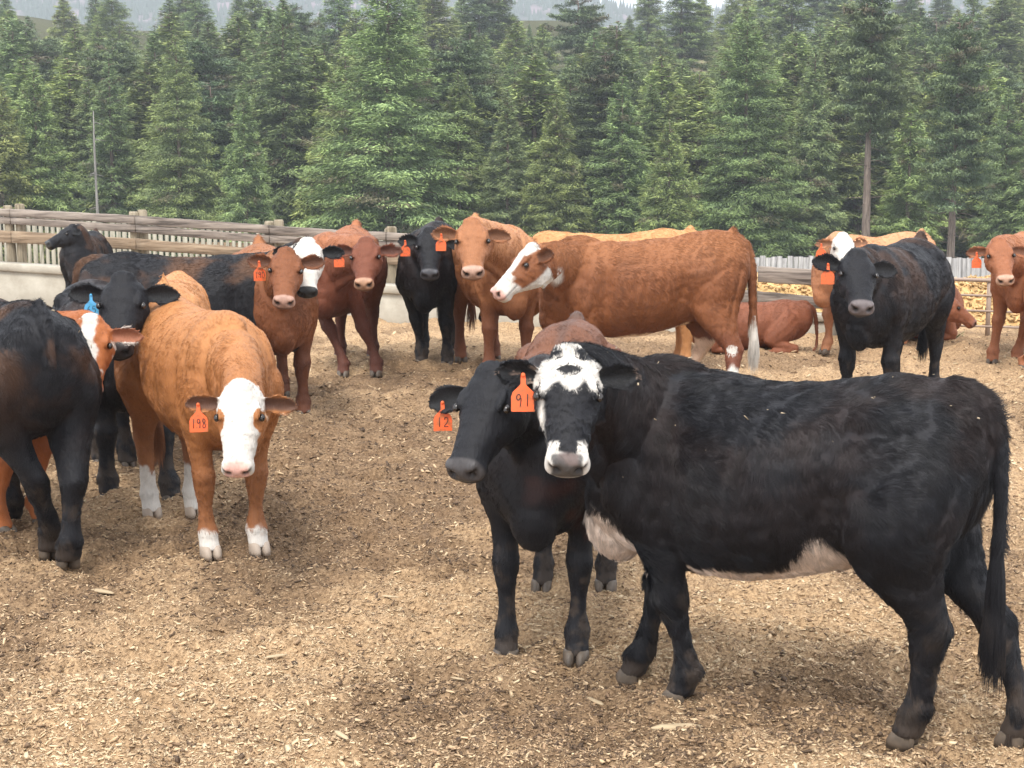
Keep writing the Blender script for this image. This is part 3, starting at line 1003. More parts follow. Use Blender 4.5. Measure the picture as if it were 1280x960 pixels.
def concrete_mat():
    m, n, l, p = new_mat('concrete', .9, spec=.2)
    t = n.new('ShaderNodeTexCoord')
    n1 = n.new('ShaderNodeTexNoise'); n1.inputs['Scale'].default_value = 1.7; n1.inputs['Detail'].default_value = 8; n1.inputs['Roughness'].default_value = .7
    l.new(t.outputs['Object'], n1.inputs['Vector'])
    r = n.new('ShaderNodeValToRGB'); e = r.color_ramp.elements
    e[0].position = .28; e[0].color = (.27, .24, .19, 1); e[1].position = .72; e[1].color = (.50, .47, .40, 1)
    l.new(n1.outputs['Fac'], r.inputs['Fac']); l.new(r.outputs['Color'], p.inputs['Base Color'])
    n2 = n.new('ShaderNodeTexNoise'); n2.inputs['Scale'].default_value = 40; n2.inputs['Detail'].default_value = 4
    l.new(t.outputs['Object'], n2.inputs['Vector'])
    bb = n.new('ShaderNodeBump'); bb.inputs['Strength'].default_value = .5; bb.inputs['Distance'].default_value = .006
    l.new(n2.outputs['Fac'], bb.inputs['Height']); l.new(bb.outputs['Normal'], p.inputs['Normal'])
    return m


M_CONC = concrete_mat()


def plank(mb, a, b, z0a, z1a, z0b, z1b, th, off=0.0, n=14, seed=0):
    """plank from plan point a to b, bottoms z0, tops z1, thickness th, slightly uneven edges"""
    a = np.array(a, float); b = np.array(b, float)
    d = (b - a) / np.linalg.norm(b - a); nn = np.array([d[1], -d[0]])     # towards the camera side
    rg = np.random.default_rng(seed)
    rings = []
    w = np.cumsum(rg.normal(0, .002, n)); w -= np.linspace(w[0], w[-1], n)
    e1 = rg.normal(0, .0015, n); e2 = rg.normal(0, .0015, n)
    for i in range(n):
        t = i / (n - 1)
        p = a + (b - a) * t + nn * off
        z0 = lerp(z0a, z0b, t) + w[i] + e1[i]; z1 = lerp(z1a, z1b, t) + w[i] + e2[i]
        f = p + nn * th
        bv = min(.008, th * .3)
        rings.append([[p[0], p[1], z0], [f[0] - nn[0] * bv, f[1] - nn[1] * bv, z0], [f[0], f[1], z0 + bv], [f[0], f[1], z1 - bv], [f[0] - nn[0] * bv, f[1] - nn[1] * bv, z1], [p[0], p[1], z1]])
    mb.rings(rings)


def post(mb, x, y, z0, z1, r, seed=0):
    rg = np.random.default_rng(seed)
    a = np.linspace(0, 2 * pi, 14, endpoint=False)
    prof = r * (1 + rg.normal(0, .05, 14))
    zs = np.linspace(z0, z1 - .02, 7)
    lean = rg.normal(0, .006, 2)
    rings = [np.stack([x + lean[0] * k + np.cos(a) * prof, y + lean[1] * k + np.sin(a) * prof, np.full(14, z)], 1) for k, z in enumerate(zs)]
    rings.append(np.stack([x + lean[0] * 7 + np.cos(a) * prof * .8, y + lean[1] * 7 + np.sin(a) * prof * .8, np.full(14, z1)], 1))
    mb.rings(rings)


def thing(name, label, cat, loc=(0, 0, 0), group=None):
    o = bpy.data.objects.new(name, None); COL.objects.link(o); o.location = loc
    return tag(o, label, cat, group)


def lerp2(a, b, t):
    return (a[0] + (b[0] - a[0]) * t, a[1] + (b[1] - a[1]) * t)


def build_fences():
    A, B = (-7.9, 21.2), (1.1, 17.6)          # line of the left bunk
    t_of = lambda px: None
    def at(px):
        # plan point on line AB seen at pixel column px
        s = (px - 640) / FPX
        # x = s*y/cosish ; solve along line
        best = min(np.linspace(0, 1, 2001), key=lambda t: abs((A[0] + (B[0] - A[0]) * t) - s * (A[1] + (B[1] - A[1]) * t) * 1.012))
        return best
    def hz(px, keys, vals):
        return float(np.interp(px, keys, vals))
    K = [-140, 0, 180, 345, 490, 720]
    t1 = [1.23, 1.19, 1.13, 1.04, .99, .90]; b1 = [1.05, 1.0, .92, .83, .80, .72]
    t2 = [.95, .915, .845, .76, .72, .64]; b2 = [.79, .76, .71, .65, .62, .55]
    f = thing('rail_fence', 'weathered two plank rail fence on paired posts above the long concrete feed bunk', 'fence', (-3.5, 19.5, 0))
    inv = Matrix.Translation((3.5, -19.5, 0))
    def put(nm, mb, mat, par=f):
        o = link(nm, mb.build(nm, mat), par)
        o.matrix_parent_inverse = Matrix.Identity(4)
        o.location = (3.5, -19.5, 0) if par is f else o.location
        return o
    segs = [(-140, 30), (30, 183), (183, 347), (347, 490), (490, 720)]
    for k, (p0, p1) in enumerate(segs):
        a, b = lerp2(A, B, at(p0)), lerp2(A, B, at(p1))
        a2 = lerp2(a, b, .004); b2_ = lerp2(a, b, .996)
        mid = lambda v0, v1, fr: v0 + (v1 - v0) * fr
        z = lambda arr, px: hz(px, K, arr)
        mb = MB(); sp = .48
        plank(mb, a2, b2_, mid(z(b1, p0), z(t1, p0), sp) + .004, z(t1, p0), mid(z(b1, p1), z(t1, p1), sp) + .004, z(t1, p1), .05, .07, seed=k)
        plank(mb, a2, b2_, z(b1, p0), mid(z(b1, p0), z(t1, p0), sp) - .004, z(b1, p1), mid(z(b1, p1), z(t1, p1), sp) - .004, .045, .07, seed=k + 40)
        put('top_rail', mb, M_GREYWOOD)
        mb = MB()
        plank(mb, a2, b2_, z(b2, p0), z(t2, p0), z(b2, p1), z(t2, p1), .045, .07, seed=k + 90)
        put('lower_rail', mb, M_TANWOOD)
        for q in (0, 1):
            mb = MB(); pt = lerp2(A, B, at(p1 + (-4 if q == 0 else 6)))
            post(mb, pt[0], pt[1], -.3, z(t1, p1) + .045 + .02 * q, .060, seed=k * 3 + q)
            put('post', mb, M_POST)
    # concrete bunk: wall with a lip
    mb = MB()
    hl_ = lambda px: float(np.interp(px, [-140, 0, 180, 345, 490, 720], [.56, .53, .49, .44, .41, .36]))
    a, b = lerp2(A, B, 0), lerp2(A, B, at(720))
    plank(mb, a, b, -.25, hl_(-140) - .10, -.25, hl_(720) - .10, .16, .20, n=20, seed=7)
    o = thing('feed_bunk', 'long pale concrete feed bunk wall with a thick lip under the left rail fence', 'feed bunk')
    link('bunk_wall', mb.build('bunk_wall', M_CONC), o)
    mb = MB()
    plank(mb, a, b, hl_(-140) - .097, hl_(-140), hl_(720) - .097, hl_(720), .24, .16, n=20, seed=8)
    link('bunk_lip', mb.build('bunk_lip', M_CONC), o)
    # picket fence behind
    mb = MB(); rg = np.random.default_rng(4)
    xs = np.arange(-12.5, 1.8, .092)
    for x in xs:
        y = 24.6 - .35 * (x + 12) * .30
        zt = .955 - .056 * (x + 7.7) + rg.normal(0, .018)
        w = .024 + rg.random() * .008
        mb.box((x - w, y, -.75), (x + w, y + .02, zt), jit=.003)
    pf = thing('picket_fence', 'pale picket fence with narrow gaps seen through the left rail fence', 'fence')
    link('pickets', mb.build('pickets', M_PICKET), pf)
    for zz in (-.2, .55):
        mb = MB(); plank(mb, (-12.6, 24.66), (1.9, 23.15), zz, zz + .09, zz - .12, zz - .03, .035, -.06, seed=3)
        link('picket_rail', mb.build('picket_rail', M_TANWOOD), pf)
    # grey board fence on the right
    mb = MB()
    x = 1.9
    while x < 19:
        y = 29 + .1 * x
        w = .085 + rg.random() * .03
        zt = -.015 + rg.normal(0, .014) - .012 * (x - 4)
        mb.box((x, y, -2.4), (x + w - .010, y + .022 + rg.random() * .012, zt), jit=.002)
        x += w
    bf = thing('board_fence', 'grey vertical board fence beyond the straw on the right', 'fence')
    link('boards', mb.build('boards', M_BOARD), bf)
    for zz in (-.45, -1.6):
        mb = MB(); plank(mb, (1.9, 29.32), (19, 31.1), zz, zz + .09, zz - .2, zz - .11, .04, 0, seed=5)
        link('fence_rail', mb.build('fence_rail', M_GREYWOOD), bf)
    # right rail fence over the low concrete wall
    C0, C1, C2 = (1.5, 17.25), (2.62, 17.05), (3.50, 16.9)
    rf = thing('rail_fence', 'short rail fence with grey top plank above the low concrete wall on the right', 'fence')
    for (p, q, zt0, zb0, zt1, zb1, s, nm, mt) in ((C0, C1, .76, .60, .72, .56, 1, 'top_rail', M_GREYWOOD), (C1, C2, .715, .545, .665, .50, 2, 'top_rail', M_GREYWOOD),
                                                   (C0, C1, .47, .34, .45, .32, 3, 'lower_rail', M_GREYWOOD), (C1, C2, .445, .315, .375, .26, 4, 'lower_rail', M_GREYWOOD)):
        mb = MB(); plank(mb, lerp2(p, q, .004), lerp2(p, q, .996), zb0, zt0, zb1, zt1, .05, .07, seed=s)
        link(nm, mb.build(nm, mt), rf)
    for k, (x, y, zt) in enumerate(((2.64, 17.06, .60), (3.33, 16.80, .56), (3.44, 16.86, .56))):
        mb = MB(); post(mb, x, y - (.0 if k == 0 else .0), -.3, zt, .055, seed=50 + k)
        link('post', mb.build('post', M_POST), rf)
    mb = MB()
    plank(mb, C0, C2, -.3, .17, -.3, .15, .14, .16, n=14, seed=9)
    plank(mb, C0, C2, .175, .255, .155, .235, .19, .14, n=14, seed=10)
    o = tag(link('concrete_wall', mb.build('concrete_wall', M_CONC)), 'low concrete bunk wall under the short right rail fence', 'concrete wall')
    # pipe gate on the far right
    g = thing('pipe_gate', 'rust coloured pipe gate behind the light red cow at the right edge', 'gate')
    for zz in (.60, .44, .28, .12):
        mb = MB(); mb.tube([(3.75, 16.75, zz + .01), (4.6, 16.6, zz), (5.75, 16.4, zz - .02)], .012 if zz < .6 else .02, M=8)
        link('rail', mb.build('rail', M_PIPE, True), g)
    for x in (3.76, 4.95, 5.74):
        mb = MB(); mb.tube([(x, 16.75 - (x - 3.75) * .175 + .02, -.1), (x, 16.75 - (x - 3.75) * .175 + .02, .62)], .025, M=8)
        link('upright', mb.build('upright', M_PIPE, True), g)
    # straw heap
    nx, ny = 220, 60
    X, Y = np.meshgrid(np.linspace(1.6, 8.5, nx), np.linspace(17.6, 22.2, ny), indexing='ij')
    u = (Y - 17.6) / 4.6
    P = np.stack([X, Y, 0 * X], -1)
    Z = land(X, Y) - .06 + np.clip(np.sin(u * pi) * 1.25, 0, .60) * np.clip((X - 1.6) * 1.6, 0, 1) * np.clip((8.5 - X) * 1.2, 0, 1) * (.75 + .4 * fbm(P, 1.1, 71, 3)) + (fbm(P, 9, 72, 3) - .5) * .10
    V = np.stack([X, Y, Z], -1).reshape(-1, 3)
    i = np.arange(nx - 1)[:, None] * ny + np.arange(ny - 1)[None, :]
    F = np.stack([i, i + ny, i + ny + 1, i + 1], -1).reshape(-1, 4)
    m, n, l, p = new_mat('straw', .9, spec=.2)
    at = n.new('ShaderNodeAttribute'); at.attribute_name = 'Col'; l.new(at.outputs['Color'], p.inputs['Base Color'])
    me = mesh_np('straw_heap', V, F, None, m, True); set_col(me, np.tile([[.50, .32, .14]], (len(V), 1)) * (.5 + fbm(V, 14, 5, 3))[:, None])
    sh = tag(link('straw_heap', me), 'golden heap of straw behind the right rail fence and the pipe gate', 'straw heap')
    N = 34000
    fi = rng.integers(0, len(V), N)
    P = V[fi] + rng.normal(0, .03, (N, 3)) * np.array([1, 1, .4])
    C = np.array([[.60, .40, .19]]) * (.45 + .9 * rng.random(N))[:, None]
    link('loose_straw', chips_mesh('loose_straw', P, .03 + .05 * rng.random(N), rng.random(N) * 2 * pi, C, m, .5), sh)
    # a few green blades by the pipe gate
    mb = MB()
    for k in range(120):
        x = 4.25 + rng.random() * .35; y = 16.35 + rng.random() * .3
        h = .04 + rng.random() * .05; dx, dy = rng.normal(0, .02, 2)
        z = land(np.array([x]), np.array([y]))[0]
        mb.tube([(x, y, z), (x + dx, y + dy, z + h * .6), (x + 2 * dx, y + 2 * dy, z + h)], [.004, .003, .001], M=4)
    mg, _, _, _p = new_mat('grass_green', .7, (.12, .22, .05))
    tag(link('grass', mb.build('grass', mg)), kind='stuff')


# ------------------------------------------------------------------ forest
def leaf_mat(name):
    m, n, l, p = new_mat(name, .75, spec=.25)
    at = n.new('ShaderNodeAttribute'); at.attribute_name = 'Col'
    oi = n.new('ShaderNodeObjectInfo')
    hs = n.new('ShaderNodeHueSaturation')
    m1 = n.new('ShaderNodeMapRange'); m1.inputs['To Min'].default_value = .485; m1.inputs['To Max'].default_value = .515
    m2 = n.new('ShaderNodeMapRange'); m2.inputs['To Min'].default_value = .85; m2.inputs['To Max'].default_value = 1.30
    m3 = n.new('ShaderNodeMath'); m3.operation = 'FRACT'; m4 = n.new('ShaderNodeMath'); m4.operation = 'MULTIPLY'; m4.inputs[1].default_value = 7.31
    l.new(oi.outputs['Random'], m1.inputs['Value']); l.new(oi.outputs['Random'], m4.inputs[0]); l.new(m4.outputs[0], m3.inputs[0]); l.new(m3.outputs[0], m2.inputs['Value'])
    l.new(m1.outputs['Result'], hs.inputs['Hue']); l.new(m2.outputs['Result'], hs.inputs['Value'])
    l.new(at.outputs['Color'], hs.inputs['Color']); l.new(hs.outputs['Color'], p.inputs['Base Color'])
    return m


M_LEAF = leaf_mat('needles')
M_BARK = wood_mat('bark', (.10, .075, .06), (.17, .125, .10), (.24, .18, .15), (9, 9, .8))
M_PBARK = wood_mat('pine_bark', (.10, .075, .06), (.17, .13, .105), (.25, .195, .16), (9, 9, .8))
M_SNAG = wood_mat('snag_wood', (.16, .145, .13), (.23, .215, .195), (.30, .28, .26), (9, 9, .8))


def conifer(seed, H, Rb, n_br, n_sl, kind='fir', base=.06, tone=(.055, .085, .045)):
    n_sl = int(n_sl * 1.6)
    n_br = int(n_br * 1.25)
    rg = np.random.default_rng(seed)
    # branches
    t = rg.random(n_br) ** (.85 if kind == 'fir' else .8)
    hgt = base + (1 - base) * t
    az = rg.random(n_br) * 2 * pi
    if kind == 'fir':
        prof = (1 - t) ** .68 * (.72 + .55 * rg.random(n_br)) + .03
        prof *= np.where(t < .12, .65 + t * 2.9, 1)
    else:
        prof = np.sqrt(np.clip(1 - (t * 1.02 - .28) ** 2 / .62, .02, 1)) * (.5 + .6 * rg.random(n_br))
    # uneven sides
    prof *= .78 + .45 * noise3(np.stack([np.cos(az) * 1.5, np.sin(az) * 1.5, hgt * 5], 1), 1.3, seed)
    Lb = Rb * prof
    droop = (.32 - .55 * t + rg.normal(0, .10, n_br)) if kind == 'fir' else (rg.normal(-.12, .2, n_br))
    lum = .62 + .75 * rg.random(n_br)
    # slivers
    w = Lb ** 1.5; w /= w.sum()
    b = rg.choice(n_br, n_sl, p=w)
    s = (.14 + .86 * rg.random(n_sl) ** .75)
    side = rg.normal(0, 1, n_sl) * .17 * (1 - .65 * s) + rg.uniform(-.15, .15, n_sl)
    L = Lb[b]
    r_ = L * s
    lat = side * np.maximum(L, .7)
    z = hgt[b] * H - droop[b] * r_ + .22 * droop[b] * L * s ** 3 + rg.normal(0, .07, n_sl) - np.abs(rg.normal(0, .12, n_sl)) * (1 if kind == 'fir' else .3)
    ca, sa = np.cos(az[b]), np.sin(az[b])
    P = np.stack([ca * r_ - sa * lat, sa * r_ + ca * lat, z], 1)
    sd_ = np.sign(side)[:, None]
    D = np.stack([ca, sa, -droop[b] - .1], 1) * .8 + np.stack([-sa, ca, 0 * ca], 1) * sd_ * (.5 + .5 * rg.random((n_sl, 1))) + rg.normal(0, .25 if kind == 'fir' else .7, (n_sl, 3))
    if kind != 'fir':
        D[:, 2] += .35
    D /= np.linalg.norm(D, axis=1)[:, None]
    Ls = (.15 + .18 * rg.random(n_sl)) * (.85 if H == 15 else 1) * (1.0 if kind == 'fir' else .85)
    Wn = (.032 + .040 * rg.random(n_sl))
    U = np.cross(D, rg.normal(0, .45, (n_sl, 3)) + np.array([0, 0, 1.0])); U /= np.linalg.norm(U, axis=1)[:, None] + 1e-9
    a = P - D * Ls[:, None] * .5
    V = np.stack([a - U * Wn[:, None] * .5, a + U * Wn[:, None] * .5, P + D * Ls[:, None] * .5 + np.array([0, 0, -.02])], 1)
    T = np.arange(n_sl * 3).reshape(-1, 3)
    me = mesh_np('crown', V.reshape(-1, 3), None, T, M_LEAF)
    tip = sstep(.70, 1.0, s) * (.7 + .6 * rg.random(n_sl))
    C = np.array([tone]) * (lum[b] * (.75 + .5 * rg.random(n_sl)))[:, None]
    C = lerp(C, np.array([[tone[0] * 1.65, tone[1] * 1.5, tone[2] * 1.2]]) * lum[b][:, None], (tip * .75)[:, None])
    dead = rg.random(n_br) < .05
    C = lerp(C, np.array([[.13, .10, .07]]), (dead[b] * .8)[:, None])
    set_col(me, np.repeat(C, 3, 0))
    # trunk with limbs
    mb = MB()
    zt = np.linspace(-1.0, H * .98, 12)
    r0 = .016 * H + .03
    wob = np.cumsum(rg.normal(0, .012, (12, 2)), 0)
    mb.tube(np.stack([wob[:, 0], wob[:, 1], zt], 1), np.interp(zt, [-1, 0, H], [r0 * 1.25, r0, .015]), M=9, up=(1, 0, 0))
    idx = rg.choice(n_br, min(n_br, 70), replace=False)
    for k in idx:
        c, s_ = np.cos(az[k]), np.sin(az[k])
        l_ = Lb[k] * .85
        mb.tube([(c * l_ * q, s_ * l_ * q, hgt[k] * H - droop[k] * l_ * q) for q in (0, .5, 1)], [.035, .022, .008], M=4)
    # bare dead twigs below the crown
    for k in range(26 if base > .15 else 10):
        z0 = rg.random() * max(base, .12) * H * 1.15 + .3; a0 = rg.random() * 2 * pi; l_ = .5 + rg.random() * 1.2
        mb.tube([(cos(a0) * l_ * q, sin(a0) * l_ * q, z0 + (rg.random() - .6) * .5 * q) for q in (0, .5, 1)], [.022, .013, .004], M=4)
    tm = mb.build('trunk', M_PBARK if kind == 'pine' else M_BARK, True)
    return tm, me


def build_forest():
    protos = []
    for k, (H, Rb, nb, ns, base) in enumerate(((11, 2.6, 330, 30000, .03), (12, 2.3, 330, 28000, .06), (10, 2.7, 300, 28000, .02), (14, 2.7, 400, 32000, .08),
                                               (13, 2.2, 360, 26000, .12), (15, 3.8, 560, 70000, .02), (9, 2.0, 260, 20000, .05))):
        tone = [(.175, .232, .096), (.148, .205, .092), (.198, .243, .096), (.140, .198, .092), (.160, .216, .106), (.156, .210, .090), (.203, .257, .100)][k]
        protos.append(('fir', H, conifer(100 + k, H, Rb, nb, ns, 'fir', base, tone)))
    pines = [('pine', 14, conifer(140, 14, 1.9, 150, 26000, 'pine', .50, (.12, .165, .09))), ('pine', 12.5, conifer(141, 12.5, 2.3, 170, 30000, 'pine', .32, (.115, .16, .088)))]
    cnt = [0]
    used = set()
    def tree(pr, x, y, H, rz, label, group=None, wide=1.0, name='conifer_tree'):
        kind, H0, (tm, cm) = pr
        z = float(land(np.array([x]), np.array([y]))[0])
        s = H / H0
        e = bpy.data.objects.new('pine_tree' if kind == 'pine' else 'fir_tree', None)
        COL.objects.link(e)
        e.location = (x, y, z); e.rotation_euler = (0, 0, rz); e.scale = (s * wide, s * wide, s)
        tag(e, label, 'tree', group)
        link('trunk', tm, e); link('crown', cm, e)
        return e
    X = lambda px, y: (px - 640) / FPX * y * 1.01
    Hh = lambda top, y, x: (CAM_H + (185 - top) * y / FPX) - float(land(np.array([x]), np.array([y]))[0])
    # trees one can point at
    named = [
        (0, 58, 85, 86, .9, 'bushy green fir with a rounded top at the left end of the forest front'),
        (2, 12, 100, 84, .9, 'low fir at the extreme left edge of the picture'),
        (3, 150, 72, 92, .95, 'fir with a narrow top left of the leaning pale snag'),
        (5, 232, 48, 88, .85, 'broad yellowish green fir left of the middle of the left half'),
        (1, 312, 105, 84, .9, 'lighter green fir between the broad left firs'),
        (3, 362, 2, 95, 1.1, 'tall slender fir whose tip nearly reaches the top edge, left of the biggest fir'),
        (5, 490, -45, 86, 1.12, 'biggest and widest fir in the middle left, reaching the top edge'),
        (2, 436, 70, 91, 1.0, 'fir pressed against the left side of the biggest fir'),
        (0, 575, 88, 90, .95, 'fir pressed against the right side of the biggest fir'),
        (4, 634, 112, 87, 1.0, 'pale tipped fir above the tan cow with big ears'),
        (0, 694, 122, 86, .95, 'dense fir above the golden back of the side on cow'),
        (1, 775, 95, 88, 1.1, 'dark green fir above the brown cow with the white blaze'),
        (2, 832, 150, 84, .9, 'short fir left of the wide fir on the right side'),
        (5, 925, 15, 88, .95, 'wide tall fir left of the bare trunked pine'),
        (4, 1008, 60, 92, .9, 'narrow fir just left of the bare trunked pine'),
        (6, 1128, 130, 86, 1.0, 'small fir between the two pines on the right'),
        (3, 1245, 110, 90, .95, 'fir at the right edge behind the second pine'),
        (1, 1290, 60, 88, 1.0, 'fir cut off by the right edge'),
    ]
    for (k, px, top, y, wd, lab) in named:
        x = X(px, y)
        tree(protos[k], x, y, Hh(top, y, x), rng.random() * 6.28, lab, None, wd)
    for (k, px, top, y, wd, lab) in ((0, 1077, -12, 78, 1.0, 'tall pine with a long bare reddish trunk on the right'), (1, 1182, 28, 76, .95, 'second pine on the right with a bare lower trunk and pale dead twigs'),):
        x = X(px, y); tree(pines[k], x, y, Hh(top, y, x), 1.0 + k, lab, None, wd)
    # snag
    x = float(pd(119, 200, 80)[0]); z = float(land(np.array([x]), np.array([80.0]))[0])
    mb = MB(); Hs = CAM_H + (185 - 140) * 80 / FPX - z
    mb.tube([(0, 0, -.5), (.02, 0, Hs * .4), (-.02, 0, Hs * .8), (0, 0, Hs)], [.09, .075, .05, .02], M=8, up=(1, 0, 0))
    for k in range(14):
        a0 = rng.random() * 6.28; z0 = Hs * (.2 + .75 * rng.random()); l_ = .2 + .5 * rng.random()
        mb.tube([(0, 0, z0), (cos(a0) * l_, sin(a0) * l_, z0 - .1)], [.02, .006], M=4)
    tag(link('dead_tree', mb.build('dead_tree', M_SNAG, True), None, (x, 80, z)), 'bare pale dead trunk standing in front of the firs on the left', 'dead tree')
    # rest of the stand
    rows = [(96, 3.1, 40, 115), (104, 3.3, 20, 95), (114, 3.6, 5, 80), (126, 4.0, -5, 70), (140, 4.4, -15, 65), (155, 4.8, -25, 60), (170, 5.4, -30, 50), (186, 6.2, -40, 40)]
    for k, (y0, dx, ta, tb) in enumerate(rows):
        x = -y0 * .36
        while x < y0 * .36:
            y = y0 + rng.normal(0, 2.2 + k * .3)
            px = x / y * FPX + 640
            top = ta + (tb - ta) * rng.random()
            if 585 < px < 1010 and k < 5: top += 12 + (16 if 790 < px < 850 else 0)
            if 30 < px < 200: top += 14
            H = min(Hh(top, y, x), 18 - .6 * k)
            if k < 4:
                lab, grp = 'green fir standing in the crowded rows of the forest, crown merging with its neighbours', 'firs packed in the forest'
            else:
                lab, grp = 'green fir on the slope behind, showing between the nearer crowns', 'firs on the slope behind'
            tree(protos[int(rng.integers(0, 7))] if rng.random() < .9 else pines[1], x, y, H, rng.random() * 6.28, lab, grp, 1.15 + .4 * rng.random())
            x += dx * (.6 + .8 * rng.random())


def build_mountain():
    nx, ny = 420, 150
    X, Y = np.meshgrid(np.linspace(-620, 620, nx), np.linspace(640, 1500, ny), indexing='ij')
    pxk = np.interp(X / Y * FPX + 640, [-400, 0, 200, 500, 640, 740, 800, 860, 900, 960, 1010, 1100, 1280, 1700],
                    [-60, -55, -40, -10, -14, 4, 22, 30, 20, 10, 6, -10, -25, -50])
    zr = CAM_H + (185 - pxk) * 1150 / FPX
    P = np.stack([X, Y, 0 * X], -1)
    g = np.clip((Y - 640) / 510, 0, 1) ** .8
    g2 = np.clip((1500 - Y) / 350, 0, 1)
    Z = zr * g * g2 * (1 + (fbm(P, .012, 81, 4) - .5) * .16 * g) + (fbm(P, .03, 82, 4) - .5) * 22 * g * (1 - .6 * sstep(.8, 1, g)) - 12 * (1 - g) - 30
    Z = Z + 30 * g
    V = np.stack([X, Y, Z], -1).reshape(-1, 3)
    i = np.arange(nx - 1)[:, None] * ny + np.arange(ny - 1)[None, :]
    F = np.stack([i, i + ny, i + ny + 1, i + 1], -1).reshape(-1, 4)
    m, n, l, p = new_mat('mountain_rock', .95, spec=.1)
    at = n.new('ShaderNodeAttribute'); at.attribute_name = 'Col'; l.new(at.outputs['Color'], p.inputs['Base Color'])
    me = mesh_np('mountain', V, F, None, m, True)
    k = fbm(V, .09, 83, 4); k2 = fbm(V, .02, 84, 3)
    C = lerp(np.array([[.25, .18, .20]]), np.array([[.045, .065, .045]]), sstep(.42, .56, k * .6 + k2 * .4)[:, None])
    set_col(me, C)
    tag(link('mountain', me), kind='structure')
    # scattered far trees, too many to count
    N = 9000
    x = rng.uniform(-330, 330, N); y = rng.uniform(700, 1180, N)
    ix = (x + 620) / 1240 * (nx - 1); iy = (y - 640) / 860 * (ny - 1)
    z = Z[ix.astype(int), iy.astype(int)]
    h = 5 + 5 * rng.random(N)
    a = rng.random(N) * 6.28
    tri = []
    for q in range(3):
        an = a + q * 2 * pi / 3
        tri.append(np.stack([x + np.cos(an) * h * .3, y + np.sin(an) * h * .3, z - 1], 1))
    tipv = np.stack([x, y, z + h], 1)
    V = np.stack(tri + [tipv], 1).reshape(-1, 3)
    o = (np.arange(N) * 4)[:, None]
    T = np.concatenate([o + np.array([[0, 1, 3]]), o + np.array([[1, 2, 3]]), o + np.array([[2, 0, 3]])])
    mt, _, _, _p = new_mat('far_trees', .9, (.045, .07, .045))
    tag(link('far_forest', mesh_np('far_forest', V, None, T, mt)), kind='stuff')


def build_rocks():
    m, n, l, p = new_mat('pale_rock', .9, (.50, .44, .36))
    t = n.new('ShaderNodeTexCoord'); nz = n.new('ShaderNodeTexNoise'); nz.inputs['Scale'].default_value = .8; nz.inputs['Detail'].default_value = 6
    r = n.new('ShaderNodeValToRGB'); r.color_ramp.elements[0].position = .35; r.color_ramp.elements[0].color = (.28, .24, .19, 1); r.color_ramp.elements[1].position = .65; r.color_ramp.elements[1].color = (.58, .52, .44, 1)
    l.new(t.outputs['Object'], nz.inputs['Vector']); l.new(nz.outputs['Fac'], r.inputs['Fac']); l.new(r.outputs['Color'], p.inputs['Base Color'])
    for (px, py, y, w, h, lab) in ((1120, 45, 184, 5.5, 2.2, 'pale sandy rock face between the two pines high on the slope'), (14, 78, 168, 3.0, 1.6, 'pale rock at the left edge between fir crowns'),
                                   (738, 62, 178, 1.8, 1.2, 'small pale rock between fir tips above the golden back'), (415, 72, 172, 1.8, 1.8, 'pale narrow rock left of the biggest fir'), (822, 70, 176, 2.2, 1.4, 'small pale rock left of the wide fir')):
        c = pd(px, py, y); c[2] = float(land(np.array([c[0]]), np.array([y * 1.0]))[0]) + h * .45
        b = MB(); b.ell((0, 0, 0), (w / 2, w / 2.2, h), M=40)
        V, Q, T = b.arrays()
        nrm = V / (np.linalg.norm(V, axis=1)[:, None] + 1e-9)
        V = V + nrm * ((fbm(V + px, .9, 5, 4) - .5) * .55 * w)[:, None]
        me = mesh_np('rock_outcrop', V, Q, T, m)
        tag(link('rock_outcrop', me, None, tuple(c - np.array([0, 0, h * .3]))), lab, 'rock')


def build_haze():
    b = MB(); b.box((-1300, -12, -60), (1300, 2200, 200))
    m = bpy.data.materials.new('haze_air'); m.use_nodes = True
    n, l = m.node_tree.nodes, m.node_tree.links
    n.remove(n['Principled BSDF'])
    v = n.new('ShaderNodeVolumePrincipled')
    v.inputs['Color'].default_value = (.84, .90, .97, 1)
    v.inputs['Density'].default_value = HAZE
    v.inputs['Anisotropy'].default_value = .2
    l.new(v.outputs['Volume'], n['Material Output'].inputs['Volume'])
    tag(link('haze', b.build('haze', m)), kind='stuff')
# ------------------------------------------------------------------ coats
def mixc(A, B, f):
    return A * (1 - f[:, None]) + np.asarray(B)[None, :] * f[:, None]


def plain(i, base, var=.25, low=None, top=None, lowz=.55):
    V = i['V']
    n1 = fbm(V, 6, i['seed'], 4); n2 = fbm(V * np.array([1, 1, .4]), 38, i['seed'] + 2, 3)
    C = np.asarray(base)[None, :] * (1 + (n1 - .5) * 1.1 * var + (n2 - .5) * var * .7)[:, None]
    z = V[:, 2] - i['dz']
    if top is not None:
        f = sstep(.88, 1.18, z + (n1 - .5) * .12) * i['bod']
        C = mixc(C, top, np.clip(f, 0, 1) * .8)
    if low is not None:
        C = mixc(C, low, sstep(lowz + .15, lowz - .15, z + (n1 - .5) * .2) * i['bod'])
    e = i['earin']
    C = mixc(C, np.asarray(base) * .35 + .008, e * sstep(.75, .4, np.abs(i['earv']) + (n2 - .5) * .6) * .85)
    rim = i['ear'] * (np.abs(i['earv']) > .75)
    C = mixc(C, np.asarray(base) * 1.3 + .01, rim * .5)
    return C


WHITE = (.54, .505, .46)


def jag(i, s=26, a=.02):
    return (fbm(i['h'], s, i['seed'] + 50, 3) - .5) * 2 * a


